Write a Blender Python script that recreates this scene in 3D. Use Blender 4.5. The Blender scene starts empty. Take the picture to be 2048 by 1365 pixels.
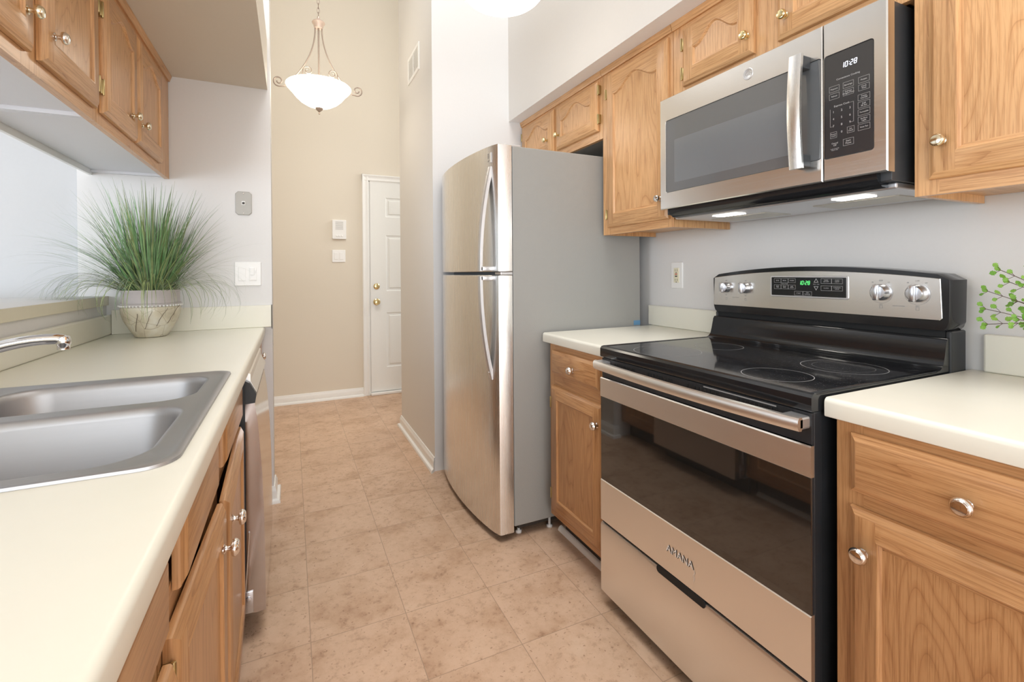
import bpy, bmesh, math, random
from mathutils import Vector, Matrix
sc = bpy.context.scene
C = bpy.context.collection
PI = math.pi
W_PX, H_PX = 2048.0, 1365.0

# ------------------------------------------------------------------ camera
CAM_F, CAM_YAW, CAM_PITCH, CAM_ROLL = 943.1, .4386, -.0065, -.0068
CAM_CX, CAM_CY, CAM_H = 1024.2, 551.7, 1.1853
cd = bpy.data.cameras.new('camera'); cam = bpy.data.objects.new('camera', cd); C.objects.link(cam)
cd.sensor_fit = 'HORIZONTAL'; cd.sensor_width = 36.0
cd.lens = 36.0*CAM_F/W_PX
cd.shift_x = -(CAM_CX-W_PX/2)/W_PX
cd.shift_y = (CAM_CY-H_PX/2)/W_PX
cd.clip_start = .02
_r = Vector((math.cos(CAM_YAW), -math.sin(CAM_YAW), 0)); _f = Vector((math.sin(CAM_YAW), math.cos(CAM_YAW), 0)); _u = Vector((0, 0, 1))
_f2 = _f*math.cos(CAM_PITCH)+_u*math.sin(CAM_PITCH); _u2 = -_f*math.sin(CAM_PITCH)+_u*math.cos(CAM_PITCH)
_r3 = _r*math.cos(CAM_ROLL)+_u2*math.sin(CAM_ROLL); _u3 = -_r*math.sin(CAM_ROLL)+_u2*math.cos(CAM_ROLL)
M = Matrix((( _r3.x, _u3.x, -_f2.x, 0), (_r3.y, _u3.y, -_f2.y, 0), (_r3.z, _u3.z, -_f2.z, CAM_H), (0, 0, 0, 1)))
cam.matrix_world = M
sc.camera = cam

# ------------------------------------------------------------------ world, lights, exposure
wd = bpy.data.worlds.new('world'); sc.world = wd; wd.use_nodes = True
wd.node_tree.nodes['Background'].inputs[0].default_value = (.86, .93, 1, 1)
wd.node_tree.nodes['Background'].inputs[1].default_value = .5
sc.view_settings.view_transform = 'Standard'; sc.view_settings.look = 'None'
sc.view_settings.exposure = 0.68; sc.view_settings.gamma = 1.0
sc.cycles.use_denoising = True
sc.cycles.max_bounces = 10; sc.cycles.diffuse_bounces = 6; sc.cycles.glossy_bounces = 5
sc.cycles.sample_clamp_indirect = 6
sc.cycles.caustics_reflective = False; sc.cycles.caustics_refractive = False

def area(name, loc, rot, sx, sy, power, col):
    l = bpy.data.lights.new(name, 'AREA'); l.shape = 'RECTANGLE'; l.size = sx; l.size_y = sy; l.energy = power; l.color = col
    o = bpy.data.objects.new(name, l); C.objects.link(o); o.location = loc; o.rotation_euler = rot
    return o
# fill light added behind the camera; daylight from unseen dining-room windows
area('rear_fill', (.1, -2.3, 1.15), (PI/2, 0, 0), 3.6, 2.25, 60, (.93, .97, 1))
area('dining_daylight', (-2.6, -2.2, 1.6), (PI/2, 0, -.25), 1.8, 1.6, 42, (.80, .90, 1))
area('dining_side_daylight', (-4.3, .9, 1.15), (PI/2, 0, -PI/2), 2.2, 2.1, 58, (.80, .89, 1))
area('overhead_fill', (.35, .7, 5.35), (0, 0, 0), 1.8, 2.4, 72, (1, .985, .96))  # overhead fill added to light the floor and counters
area('foyer_fill', (2.6, 4.2, 2.6), (PI/2, 0, PI/2), .9, 1.6, 16, (1, .97, .92))  # fill added to brighten the foyer

# ------------------------------------------------------------------ materials
def new_mat(name):
    m = bpy.data.materials.new(name); m.use_nodes = True
    return m, m.node_tree, m.node_tree.nodes['Principled BSDF']
def plain(name, col, rough=.5, metal=0, emit=None, strength=0, bump=0, bscale=60, coat=0, spec=None, aniso=0):
    m, nt, b = new_mat(name)
    b.inputs['Base Color'].default_value = (*col, 1); b.inputs['Roughness'].default_value = rough; b.inputs['Metallic'].default_value = metal
    if coat: b.inputs['Coat Weight'].default_value = coat; b.inputs['Coat Roughness'].default_value = .08
    if spec is not None: b.inputs['Specular IOR Level'].default_value = spec
    if emit: b.inputs['Emission Color'].default_value = (*emit, 1); b.inputs['Emission Strength'].default_value = strength
    # a faint procedural tone variation on everything, plus an optional bump
    tc = nt.nodes.new('ShaderNodeTexCoord'); n = nt.nodes.new('ShaderNodeTexNoise'); n.inputs['Scale'].default_value = bscale; n.inputs['Detail'].default_value = 3
    nt.links.new(tc.outputs['Object'], n.inputs['Vector'])
    if bump:
        bp = nt.nodes.new('ShaderNodeBump'); bp.inputs['Strength'].default_value = bump; bp.inputs['Distance'].default_value = .002
        nt.links.new(n.outputs['Fac'], bp.inputs['Height']); nt.links.new(bp.outputs['Normal'], b.inputs['Normal'])
    mx = nt.nodes.new('ShaderNodeMix'); mx.data_type = 'RGBA'
    mx.inputs['A'].default_value = (*[c*.985 for c in col], 1); mx.inputs['B'].default_value = (*[min(1, c*1.012) for c in col], 1)
    nt.links.new(n.outputs['Fac'], mx.inputs['Factor']); nt.links.new(mx.outputs['Result'], b.inputs['Base Color'])
    return m
def ramp(nt, stops):
    r = nt.nodes.new('ShaderNodeValToRGB'); e = r.color_ramp.elements
    e[0].position, e[0].color = stops[0][0], (*stops[0][1], 1); e[1].position, e[1].color = stops[-1][0], (*stops[-1][1], 1)
    for p, c in stops[1:-1]:
        x = e.new(p); x.color = (*c, 1)
    return r
def wood(name, axis, light, mid, dark, rough=.33, seed=0, along=.6, across=15, rings=13):
    m, nt, b = new_mat(name); N = nt.nodes; L = nt.links
    tc = N.new('ShaderNodeTexCoord'); oi = N.new('ShaderNodeObjectInfo')
    off = N.new('ShaderNodeVectorMath'); off.operation = 'SCALE'; off.inputs[0].default_value = (7.3, 5.1, 9.7); L.new(oi.outputs['Random'], off.inputs['Scale'])
    ad = N.new('ShaderNodeVectorMath'); ad.operation = 'ADD'; L.new(tc.outputs['Object'], ad.inputs[0]); L.new(off.outputs[0], ad.inputs[1])
    def mapped(s_along, s_across):
        mp = N.new('ShaderNodeMapping'); s = [s_across]*3; s['XYZ'.index(axis)] = s_along; mp.inputs['Scale'].default_value = s; mp.inputs['Location'].default_value = (seed*3.7, seed*1.9, seed*2.3)
        L.new(ad.outputs[0], mp.inputs['Vector']); return mp
    big = N.new('ShaderNodeTexNoise'); big.inputs['Scale'].default_value = 1; big.inputs['Detail'].default_value = 1.5; big.inputs['Roughness'].default_value = .4; L.new(mapped(along, across).outputs[0], big.inputs['Vector'])
    mul = N.new('ShaderNodeMath'); mul.operation = 'MULTIPLY'; mul.inputs[1].default_value = rings; L.new(big.outputs['Fac'], mul.inputs[0])
    fr = N.new('ShaderNodeMath'); fr.operation = 'FRACT'; L.new(mul.outputs[0], fr.inputs[0])
    pores = N.new('ShaderNodeTexNoise'); pores.inputs['Scale'].default_value = 1; pores.inputs['Detail'].default_value = 3; pores.inputs['Roughness'].default_value = .7; L.new(mapped(9, 330).outputs[0], pores.inputs['Vector'])
    r1 = ramp(nt, [(0, mid), (.3, light), (.72, light), (.93, mid), (1, dark)]); L.new(fr.outputs[0], r1.inputs[0])
    pr = ramp(nt, [(.0, (.45, .38, .32)), (.42, (.78, .72, .66)), (.52, (1, 1, 1)), (1, (1.0, 1.0, 1.0))]); L.new(pores.outputs['Fac'], pr.inputs[0])
    soft = N.new('ShaderNodeMix'); soft.data_type = 'RGBA'; soft.inputs['Factor'].default_value = .32
    L.new(r1.outputs[0], soft.inputs['A']); soft.inputs['B'].default_value = (*light, 1)
    tone = N.new('ShaderNodeTexNoise'); tone.inputs['Scale'].default_value = 2.5; tone.inputs['Detail'].default_value = 1; L.new(ad.outputs[0], tone.inputs['Vector'])
    mx = N.new('ShaderNodeMix'); mx.data_type = 'RGBA'; mx.blend_type = 'MULTIPLY'; mx.inputs['Factor'].default_value = .8
    L.new(soft.outputs['Result'], mx.inputs['A']); L.new(pr.outputs[0], mx.inputs['B'])
    hs = N.new('ShaderNodeHueSaturation'); mr = N.new('ShaderNodeMapRange'); mr.inputs['From Min'].default_value = .3; mr.inputs['From Max'].default_value = .7; mr.inputs['To Min'].default_value = .9; mr.inputs['To Max'].default_value = 1.08
    L.new(tone.outputs['Fac'], mr.inputs['Value']); L.new(mr.outputs[0], hs.inputs['Value']); L.new(mx.outputs['Result'], hs.inputs['Color'])
    L.new(hs.outputs[0], b.inputs['Base Color']); b.inputs['Roughness'].default_value = rough
    b.inputs['Coat Weight'].default_value = .15; b.inputs['Coat Roughness'].default_value = .2
    bp = N.new('ShaderNodeBump'); bp.inputs['Strength'].default_value = .12; bp.inputs['Distance'].default_value = .001
    L.new(pores.outputs['Fac'], bp.inputs['Height']); L.new(bp.outputs['Normal'], b.inputs['Normal'])
    return m
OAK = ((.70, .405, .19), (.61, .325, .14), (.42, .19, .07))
oak_v = wood('oak_vertical_grain', 'Z', *OAK); oak_h = wood('oak_horizontal_grain', 'Y', *OAK); oak_x = wood('oak_depth_grain', 'X', *OAK)
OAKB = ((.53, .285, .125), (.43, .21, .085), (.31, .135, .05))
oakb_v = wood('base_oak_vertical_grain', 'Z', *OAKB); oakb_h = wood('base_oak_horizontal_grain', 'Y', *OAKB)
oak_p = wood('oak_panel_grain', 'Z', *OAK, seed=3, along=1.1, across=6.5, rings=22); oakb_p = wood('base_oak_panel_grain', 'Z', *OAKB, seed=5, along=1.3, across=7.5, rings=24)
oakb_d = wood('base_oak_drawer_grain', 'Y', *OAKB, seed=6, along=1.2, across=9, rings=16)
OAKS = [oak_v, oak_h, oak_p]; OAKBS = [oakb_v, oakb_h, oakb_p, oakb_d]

def steel(name, axis, col=(.74, .72, .69), rough=.24, amp=.022):
    m, nt, b = new_mat(name); N = nt.nodes; L = nt.links
    tc = N.new('ShaderNodeTexCoord'); mp = N.new('ShaderNodeMapping'); s = [420]*3; s['XYZ'.index(axis)] = 3.5; mp.inputs['Scale'].default_value = s
    L.new(tc.outputs['Object'], mp.inputs[0]); n = N.new('ShaderNodeTexNoise'); n.inputs['Scale'].default_value = 1; n.inputs['Detail'].default_value = 4; L.new(mp.outputs[0], n.inputs['Vector'])
    b.inputs['Metallic'].default_value = 1; b.inputs['Base Color'].default_value = (*col, 1)
    mr = N.new('ShaderNodeMapRange'); mr.inputs['From Min'].default_value = .3; mr.inputs['From Max'].default_value = .7
    mr.inputs['To Min'].default_value = rough-amp; mr.inputs['To Max'].default_value = rough+amp
    L.new(n.outputs['Fac'], mr.inputs['Value']); L.new(mr.outputs[0], b.inputs['Roughness'])
    return m
steel_h = steel('brushed_steel_horizontal', 'Y')
steel_v = steel('brushed_steel_vertical', 'Z', (.80, .79, .77), .27, .008)
steel_warm = steel('brushed_steel_range', 'Y', (.86, .84, .81), .34)
steel_dw = steel('brushed_steel_dishwasher', 'Y', (.60, .57, .56), .13, .03)
steel_sink = steel('satin_sink_steel', 'X', (.46, .46, .47), .46)
chrome = plain('polished_chrome', (.82, .82, .83), .07, 1)
nickel = plain('satin_nickel', (.80, .76, .72), .12, 1)
brass = plain('polished_brass', (.80, .66, .36), .14, 1)
brass_pale = plain('worn_pale_brass', (.80, .74, .58), .13, 1)
brass_aged = plain('aged_brass_hinge', (.50, .40, .20), .3, 1)
bronze = plain('brushed_bronze', (.36, .29, .24), .45, .6)
bronze_pink = plain('rubbed_copper_hub', (.62, .50, .43), .45, .5)
black_gloss = plain('black_enamel', (.012, .013, .015), .12)
black_satin = plain('black_satin_plastic', (.018, .02, .023), .38)
black_deep = plain('black_recess', (.006, .007, .008), .7)
charcoal = plain('charcoal_steel', (.045, .048, .052), .4)
glass_dark = plain('dark_oven_glass', (.012, .011, .010), .03, coat=.6, spec=.9)
glass_mw = plain('microwave_window_glass', (.12, .125, .13), .05, coat=.5, spec=.9)
glass_panel = plain('control_panel_glass', (.028, .03, .034), .06, spec=.8)
screen_mesh = plain('microwave_perforated_screen', (.16, .17, .18), .12, spec=.9)
white_ink = plain('white_print', (.5, .5, .5), .6)
grey_ink = plain('grey_print', (.32, .32, .32), .6)
led_white = plain('white_led_digits', (.8, .8, .9), .5, emit=(.82, .86, 1), strength=1.1)
led_green = plain('green_led_digits', (.1, .8, .2), .5, emit=(.12, 1, .2), strength=.8)
lamp_hot = plain('lit_lamp_lens', (1, .97, .9), .4, emit=(1, .95, .86), strength=10)
alab = plain('lit_alabaster_glass', (1, .97, .92), .35, emit=(1, .91, .77), strength=5.5)
domeg = plain('lit_pressed_glass_dome', (1, .99, .97), .3, emit=(1, .965, .91), strength=2.2)
wall_w = plain('kitchen_wall_paint', (.73, .725, .72), .6, bump=.08, bscale=90)
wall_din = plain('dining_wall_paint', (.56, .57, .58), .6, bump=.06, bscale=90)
wall_foy = plain('foyer_wall_paint', (.75, .69, .59), .6, bump=.06, bscale=90)
wall_pier = plain('pier_wall_paint', (.74, .72, .69), .6, bump=.06, bscale=90)
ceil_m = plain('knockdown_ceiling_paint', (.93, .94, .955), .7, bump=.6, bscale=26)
soffit_face = plain('soffit_wall_paint', (.70, .67, .63), .6, bump=.06, bscale=90)
trim_w = plain('white_trim_paint', (.86, .86, .84), .3)
door_w = plain('white_door_paint', (.84, .85, .83), .3)
plate_w = plain('white_plastic_plate', (.86, .86, .85), .3)
plate_almond = plain('almond_plastic', (.80, .76, .58), .35)
plate_grey = plain('warm_grey_wall_plate', (.44, .43, .40), .35)
slot_dark = plain('dark_slot', (.05, .045, .04), .6)
red_button = plain('faded_red_button', (.55, .16, .11), .5)
shade_print_grey = plain('shade_and_print_grey', (.42, .41, .39), .6)
laminate = plain('cream_laminate', (.80, .785, .69), .28, bscale=20)
laminate_tan = plain('tan_cream_laminate_edge', (.74, .70, .56), .35)  # tan tone for the ledge edge; its top faces are paler
caulk = plain('dark_seam', (.10, .09, .07), .7)
fridge_grey = plain('grey_painted_steel', (.33, .33, .315), .42, bump=.25, bscale=420)
gasket = plain('grey_rubber_gasket', (.26, .27, .28), .6)
alu = plain('pale_aluminium', (.66, .66, .67), .38, .9)
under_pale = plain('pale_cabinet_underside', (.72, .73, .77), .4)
toe_dark = plain('dark_toe_kick', (.035, .028, .022), .7)
tape_blue = plain('blue_masking_tape', (.13, .30, .50), .6)
knob_metal = plain('bright_knob_metal', (.62, .63, .66), .24, .95)
filter_mesh = plain('grease_filter_mesh', (.60, .58, .52), .35, .6, bump=1.0, bscale=500)

def floor_mat():
    m, nt, b = new_mat('stone_look_vinyl_tile'); N = nt.nodes; L = nt.links
    tc = N.new('ShaderNodeTexCoord'); sep = N.new('ShaderNodeSeparateXYZ'); L.new(tc.outputs['Object'], sep.inputs[0])
    def math_(op, a, bb=None):
        n = N.new('ShaderNodeMath'); n.operation = op
        for i, v in enumerate((a, bb)):
            if v is None: continue
            if isinstance(v, (int, float)): n.inputs[i].default_value = v
            else: L.new(v, n.inputs[i])
        return n.outputs[0]
    ix = math_('DIVIDE', math_('SUBTRACT', sep.outputs['X'], .0475), .3048); iy = math_('DIVIDE', math_('SUBTRACT', sep.outputs['Y'], 1.343), .2995)
    def dist(i):
        f = math_('FRACT', i); return math_('SUBTRACT', .5, math_('ABSOLUTE', math_('SUBTRACT', f, .5)))
    d = math_('MINIMUM', dist(ix), dist(iy))
    line = math_('LESS_THAN', d, .0036)
    edge = math_('LESS_THAN', d, .011)
    cell = N.new('ShaderNodeCombineXYZ'); L.new(math_('FLOOR', ix), cell.inputs[0]); L.new(math_('FLOOR', iy), cell.inputs[1])
    wn = N.new('ShaderNodeTexWhiteNoise'); wn.noise_dimensions = '3D'; L.new(cell.outputs[0], wn.inputs['Vector'])
    sc_ = N.new('ShaderNodeVectorMath'); sc_.operation = 'SCALE'; sc_.inputs['Scale'].default_value = 5; L.new(wn.outputs['Color'], sc_.inputs[0])
    ad = N.new('ShaderNodeVectorMath'); ad.operation = 'ADD'; L.new(tc.outputs['Object'], ad.inputs[0]); L.new(sc_.outputs[0], ad.inputs[1])
    def noise(scale, det, rough, vec):
        n = N.new('ShaderNodeTexNoise'); n.inputs['Scale'].default_value = scale; n.inputs['Detail'].default_value = det; n.inputs['Roughness'].default_value = rough; L.new(vec, n.inputs['Vector']); return n.outputs['Fac']
    a = noise(5.5, 6, .62, ad.outputs[0]); f = noise(32, 5, .65, ad.outputs[0]); v = noise(85, 3, .6, ad.outputs[0])
    r1 = ramp(nt, [(.28, (.44, .27, .175)), (.42, (.56, .375, .255)), (.52, (.625, .435, .31)), (.64, (.65, .455, .325)), (.76, (.68, .50, .37))]); L.new(a, r1.inputs[0])
    r2 = ramp(nt, [(.30, (.66, .60, .55)), (.45, (.95, .93, .90)), (.6, (1, 1, 1)), (.75, (1.0, .98, .95))]); L.new(f, r2.inputs[0])
    mx = N.new('ShaderNodeMix'); mx.data_type = 'RGBA'; mx.blend_type = 'MULTIPLY'; mx.inputs['Factor'].default_value = .8; L.new(r1.outputs[0], mx.inputs['A']); L.new(r2.outputs[0], mx.inputs['B'])
    pits = ramp(nt, [(.30, (.45, .36, .30)), (.37, (1, 1, 1)), (1, (1, 1, 1))]); L.new(v, pits.inputs[0])
    m2 = N.new('ShaderNodeMix'); m2.data_type = 'RGBA'; m2.blend_type = 'MULTIPLY'; m2.inputs['Factor'].default_value = .7; L.new(mx.outputs['Result'], m2.inputs['A']); L.new(pits.outputs[0], m2.inputs['B'])
    m3 = N.new('ShaderNodeMix'); m3.data_type = 'RGBA'; L.new(line, m3.inputs['Factor']); L.new(m2.outputs['Result'], m3.inputs['A']); m3.inputs['B'].default_value = (.36, .25, .17, 1)
    L.new(m3.outputs['Result'], b.inputs['Base Color'])
    b.inputs['Roughness'].default_value = .42
    hgt = math_('SUBTRACT', math_('MULTIPLY', f, .3), math_('MULTIPLY', edge, .5))
    bp = N.new('ShaderNodeBump'); bp.inputs['Strength'].default_value = .22; bp.inputs['Distance'].default_value = .002; L.new(hgt, bp.inputs['Height']); L.new(bp.outputs['Normal'], b.inputs['Normal'])
    return m
floor_m = floor_mat()

def speckle_glass():
    m, nt, b = new_mat('speckled_black_ceramic_glass'); N = nt.nodes; L = nt.links
    tc = N.new('ShaderNodeTexCoord'); v = N.new('ShaderNodeTexVoronoi'); v.inputs['Scale'].default_value = 130; L.new(tc.outputs['Object'], v.inputs['Vector'])
    r = ramp(nt, [(0, (.45, .45, .47)), (.12, (.16, .16, .165)), (.2, (.014, .014, .016)), (1, (.010, .010, .012))]); L.new(v.outputs['Distance'], r.inputs[0])
    L.new(r.outputs[0], b.inputs['Base Color']); b.inputs['Roughness'].default_value = .07; b.inputs['Specular IOR Level'].default_value = .75
    return m
cooktop_m = speckle_glass()

def pot_mat():
    m, nt, b = new_mat('crackled_glazed_pot'); N = nt.nodes; L = nt.links
    tc = N.new('ShaderNodeTexCoord'); n = N.new('ShaderNodeTexNoise'); n.inputs['Scale'].default_value = 14; n.inputs['Detail'].default_value = 5; L.new(tc.outputs['Object'], n.inputs['Vector'])
    v = N.new('ShaderNodeTexVoronoi'); v.feature = 'DISTANCE_TO_EDGE'; v.inputs['Scale'].default_value = 16; L.new(tc.outputs['Object'], v.inputs['Vector'])
    r = ramp(nt, [(.3, (.50, .44, .33)), (.5, (.68, .63, .50)), (.7, (.76, .74, .66))]); L.new(n.outputs['Fac'], r.inputs[0])
    rv = ramp(nt, [(0, (.45, .38, .30)), (.02, (1, 1, 1)), (1, (1, 1, 1))]); L.new(v.outputs['Distance'], rv.inputs[0])
    mx = N.new('ShaderNodeMix'); mx.data_type = 'RGBA'; mx.blend_type = 'MULTIPLY'; mx.inputs['Factor'].default_value = .7; L.new(r.outputs[0], mx.inputs['A']); L.new(rv.outputs[0], mx.inputs['B'])
    L.new(mx.outputs['Result'], b.inputs['Base Color']); b.inputs['Roughness'].default_value = .25
    return m
pot_m = pot_mat(); pot_band = plain('lilac_grey_pot_band', (.50, .46, .46), .4, bump=.5, bscale=60)
def leaf_mat(name, c1, c2, rough=.45):
    m, nt, b = new_mat(name); N = nt.nodes; L = nt.links
    tc = N.new('ShaderNodeTexCoord'); n = N.new('ShaderNodeTexNoise'); n.inputs['Scale'].default_value = 22; L.new(tc.outputs['Object'], n.inputs['Vector'])
    r = ramp(nt, [(.35, c1), (.65, c2)]); L.new(n.outputs['Fac'], r.inputs[0]); L.new(r.outputs[0], b.inputs['Base Color']); b.inputs['Roughness'].default_value = rough
    return m
grass_a = leaf_mat('olive_grass_blade', (.17, .22, .08), (.33, .40, .17)); grass_b = leaf_mat('fresh_green_grass_blade', (.13, .27, .10), (.26, .42, .20)); grass_c = leaf_mat('grey_green_thin_blade', (.10, .14, .08), (.20, .26, .15))
fern_m = leaf_mat('bright_green_leaf', (.13, .33, .03), (.26, .48, .08)); stem_m = plain('dark_stem', (.10, .06, .04), .6); soil_m = plain('dark_moss', (.06, .07, .03), .9)

# ------------------------------------------------------------------ geometry helpers
ORG = {}
def link(bm, name, mats, parent=None, smooth=False, normals=True):
    if normals: bmesh.ops.recalc_face_normals(bm, faces=bm.faces)
    me = bpy.data.meshes.new(name)
    root = parent
    while root is not None and root.parent is not None: root = root.parent
    if root is not None:
        bmesh.ops.translate(bm, verts=bm.verts, vec=-Vector(root.location))
    bm.to_mesh(me); bm.free()
    for m in (mats if isinstance(mats, (list, tuple)) else [mats]): me.materials.append(m)
    if smooth:
        for p in me.polygons: p.use_smooth = True
        if smooth is not True: me.set_sharp_from_angle(angle=math.radians(smooth))
    o = bpy.data.objects.new(name, me); C.objects.link(o)
    if parent is not None: o.parent = parent
    return o
def thing(name, label, cat, loc=(0, 0, 0), group=None):
    o = bpy.data.objects.new(name, None); C.objects.link(o); o.location = loc; o.empty_display_size = .05
    o['label'] = label; o['category'] = cat
    if group: o['group'] = group
    return o
def tag(o, label, cat, group=None):
    o['label'] = label; o['category'] = cat
    if group: o['group'] = group
    return o
def lab(o, label): o['label'] = label; return o
def struct(o): o['kind'] = 'structure'; return o
def box(bm, x0, x1, y0, y1, z0, z1, bev=0, seg=2, mi=0):
    if x0 > x1: x0, x1 = x1, x0
    if y0 > y1: y0, y1 = y1, y0
    if z0 > z1: z0, z1 = z1, z0
    t = bmesh.new(); r = bmesh.ops.create_cube(t, size=1)
    for v in t.verts: v.co = Vector((x0+(v.co.x+.5)*(x1-x0), y0+(v.co.y+.5)*(y1-y0), z0+(v.co.z+.5)*(z1-z0)))
    if bev:
        bev = min(bev, .49*min(x1-x0, y1-y0, z1-z0))
        bmesh.ops.bevel(t, geom=t.edges[:], offset=bev, segments=seg, affect='EDGES', profile=.5)
    merge(bm, t, mi)
def merge(bm, t, mi=None, mat=None):
    if mat is not None: bmesh.ops.transform(t, matrix=mat, verts=t.verts)
    mp = {}
    for v in t.verts: mp[v] = bm.verts.new(v.co)
    for f in t.faces:
        try:
            nf = bm.faces.new([mp[v] for v in f.verts]); nf.material_index = f.material_index if mi is None else mi; nf.smooth = f.smooth
        except ValueError: pass
    t.free()
def BX(*a, **k):
    bm = bmesh.new(); box(bm, *a, **k); return bm
def prism(bm, pts, axis, a0, a1, mi=0, caps=True):
    """pts: 2D polygon in the two remaining axes (order XYZ without axis)."""
    def mk(p, a):
        q = list(p); q.insert('XYZ'.index(axis), a); return bm.verts.new(q)
    A = [mk(p, a0) for p in pts]; B = [mk(p, a1) for p in pts]; n = len(pts)
    for i in range(n):
        f = bm.faces.new((A[i], A[(i+1) % n], B[(i+1) % n], B[i])); f.material_index = mi
    if caps:
        f = bm.faces.new(A); f.material_index = mi; f = bm.faces.new(B[::-1]); f.material_index = mi
def lathe(bm, prof, origin, direction=(0, 0, 1), n=28, mi=0):
    """prof: list of (r, h) along direction."""
    d = Vector(direction).normalized(); q = Vector((0, 0, 1)).rotation_difference(d); o = Vector(origin)
    rings = []
    for r, h in prof:
        if r < 1e-6: rings.append([bm.verts.new(o+q@Vector((0, 0, h)))])
        else: rings.append([bm.verts.new(o+q@Vector((r*math.cos(2*PI*i/n), r*math.sin(2*PI*i/n), h))) for i in range(n)])
    for a, b in zip(rings, rings[1:]):
        for i in range(n):
            j = (i+1) % n
            if len(a) == 1 and len(b) == 1: continue
            vs = (a[0], b[i], b[j]) if len(a) == 1 else (a[i], b[0], a[j]) if len(b) == 1 else (a[i], b[i], b[j], a[j])
            f = bm.faces.new(vs); f.material_index = mi; f.smooth = True
def tube(bm, path, rad, n=10, mi=0, closed=False, sx=1, sy=1):
    path = [Vector(p) for p in path]; m = len(path); rings = []
    up = Vector((0, 0, 1)); prev = None
    for i, p in enumerate(path):
        if closed: t = (path[(i+1) % m]-path[i-1]).normalized()
        else: t = (path[min(i+1, m-1)]-path[max(i-1, 0)]).normalized()
        if prev is None:
            s = t.cross(up)
            if s.length < .05: s = t.cross(Vector((1, 0, 0)))
            s.normalize()
        else: s = (prev-t*prev.dot(t)).normalized()
        prev = s; w = t.cross(s); r = rad[i] if isinstance(rad, (list, tuple)) else rad
        rings.append([bm.verts.new(p+s*math.cos(2*PI*k/n)*r*sx+w*math.sin(2*PI*k/n)*r*sy) for k in range(n)])
    for i in range(m if closed else m-1):
        a, b = rings[i], rings[(i+1) % m]
        for k in range(n):
            f = bm.faces.new((a[k], a[(k+1) % n], b[(k+1) % n], b[k])); f.material_index = mi; f.smooth = True
    if not closed:
        for r in (rings[0][::-1], rings[-1]):
            f = bm.faces.new(r); f.material_index = mi
def rrect(x0, x1, y0, y1, r, n=6):
    pts = []
    for cx, cy, a0 in ((x1-r, y1-r, 0), (x0+r, y1-r, PI/2), (x0+r, y0+r, PI), (x1-r, y0+r, 1.5*PI)):
        for i in range(n+1):
            a = a0+PI/2*i/n; pts.append((cx+r*math.cos(a), cy+r*math.sin(a)))
    return pts
def loft(bm, rings, cap0=False, cap1=False, mi=0, smooth=True):
    R = [[bm.verts.new(p) for p in r] for r in rings]; n = len(R[0])
    for a, b in zip(R, R[1:]):
        for i in range(n):
            f = bm.faces.new((a[i], a[(i+1) % n], b[(i+1) % n], b[i])); f.material_index = mi; f.smooth = smooth
    if cap0: bm.faces.new(R[0]).material_index = mi
    if cap1: bm.faces.new(R[-1][::-1]).material_index = mi
    return R
def plate_x(bm, x, s, y0, y1, z0, z1, r, t, mi=0, bev=.0012):
    """rounded plate in a YZ plane: front face at x, thickness t going s*t behind it"""
    P = rrect(y0, y1, z0, z1, r); Q = rrect(y0+bev, y1-bev, z0+bev, z1-bev, max(r-bev, .0005))
    loft(bm, [[(x+s*t, a, b) for a, b in P], [(x+s*bev, a, b) for a, b in P], [(x, a, b) for a, b in Q]], True, True, mi, False)
def plate_y(bm, y, s, x0, x1, z0, z1, r, t, mi=0, bev=.0012):
    P = rrect(x0, x1, z0, z1, r); Q = rrect(x0+bev, x1-bev, z0+bev, z1-bev, max(r-bev, .0005))
    loft(bm, [[(a, y+s*t, b) for a, b in P], [(a, y+s*bev, b) for a, b in P], [(a, y, b) for a, b in Q]], True, True, mi, False)
_fonts = {}
def text_into(bm, s, size, put, mi=0, align='CENTER', line=None):
    """put(u, v) -> world point; u to the reader's right, v up"""
    key = (s, align)
    if key not in _fonts:
        c = bpy.data.curves.new('t', 'FONT'); c.body = s; c.size = 1; c.align_x = align; c.align_y = 'CENTER'; c.resolution_u = 2; c.space_line = .95
        o = bpy.data.objects.new('t', c); C.objects.link(o); bpy.context.view_layer.update()
        me = bpy.data.meshes.new_from_object(o.evaluated_get(bpy.context.evaluated_depsgraph_get()))
        _fonts[key] = ([tuple(v.co) for v in me.vertices], [tuple(p.vertices) for p in me.polygons])
        bpy.data.objects.remove(o); bpy.data.curves.remove(c); bpy.data.meshes.remove(me)
    V, F = _fonts[key]; vs = [bm.verts.new(put(v[0]*size, v[1]*size)) for v in V]
    for f in F:
        try: bm.faces.new([vs[i] for i in f]).material_index = mi
        except ValueError: pass
SEG = {'0': 'abcdef', '1': 'bc', '2': 'abged', '8': 'abcdefg'}
def seven(bm, s, h, put, mi=0):
    w = h*.5; t = h*.11; x = 0
    for ch in s:
        if ch == ':':
            for zz in (.3, .7): quad(bm, put, x+h*.04, x+h*.04+t, h*zz-t/2, h*zz+t/2, h, mi)
            x += h*.24; continue
        R = dict(a=(t, w-t, h-t, h), d=(t, w-t, 0, t), g=(t, w-t, h/2-t/2, h/2+t/2), f=(0, t, h/2, h-t*.4), e=(0, t, t*.4, h/2), b=(w-t, w, h/2, h-t*.4), c=(w-t, w, t*.4, h/2))
        for k in SEG[ch]: quad(bm, put, x+R[k][0], x+R[k][1], R[k][2], R[k][3], h, mi)
        x += w+h*.17
    return x
def quad(bm, put, u0, u1, v0, v1, h=1, mi=0, sk=.12):
    vs = [bm.verts.new(put(u+v*sk, v)) for u, v in ((u0, v0), (u1, v0), (u1, v1), (u0, v1))]; bm.faces.new(vs).material_index = mi
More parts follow.
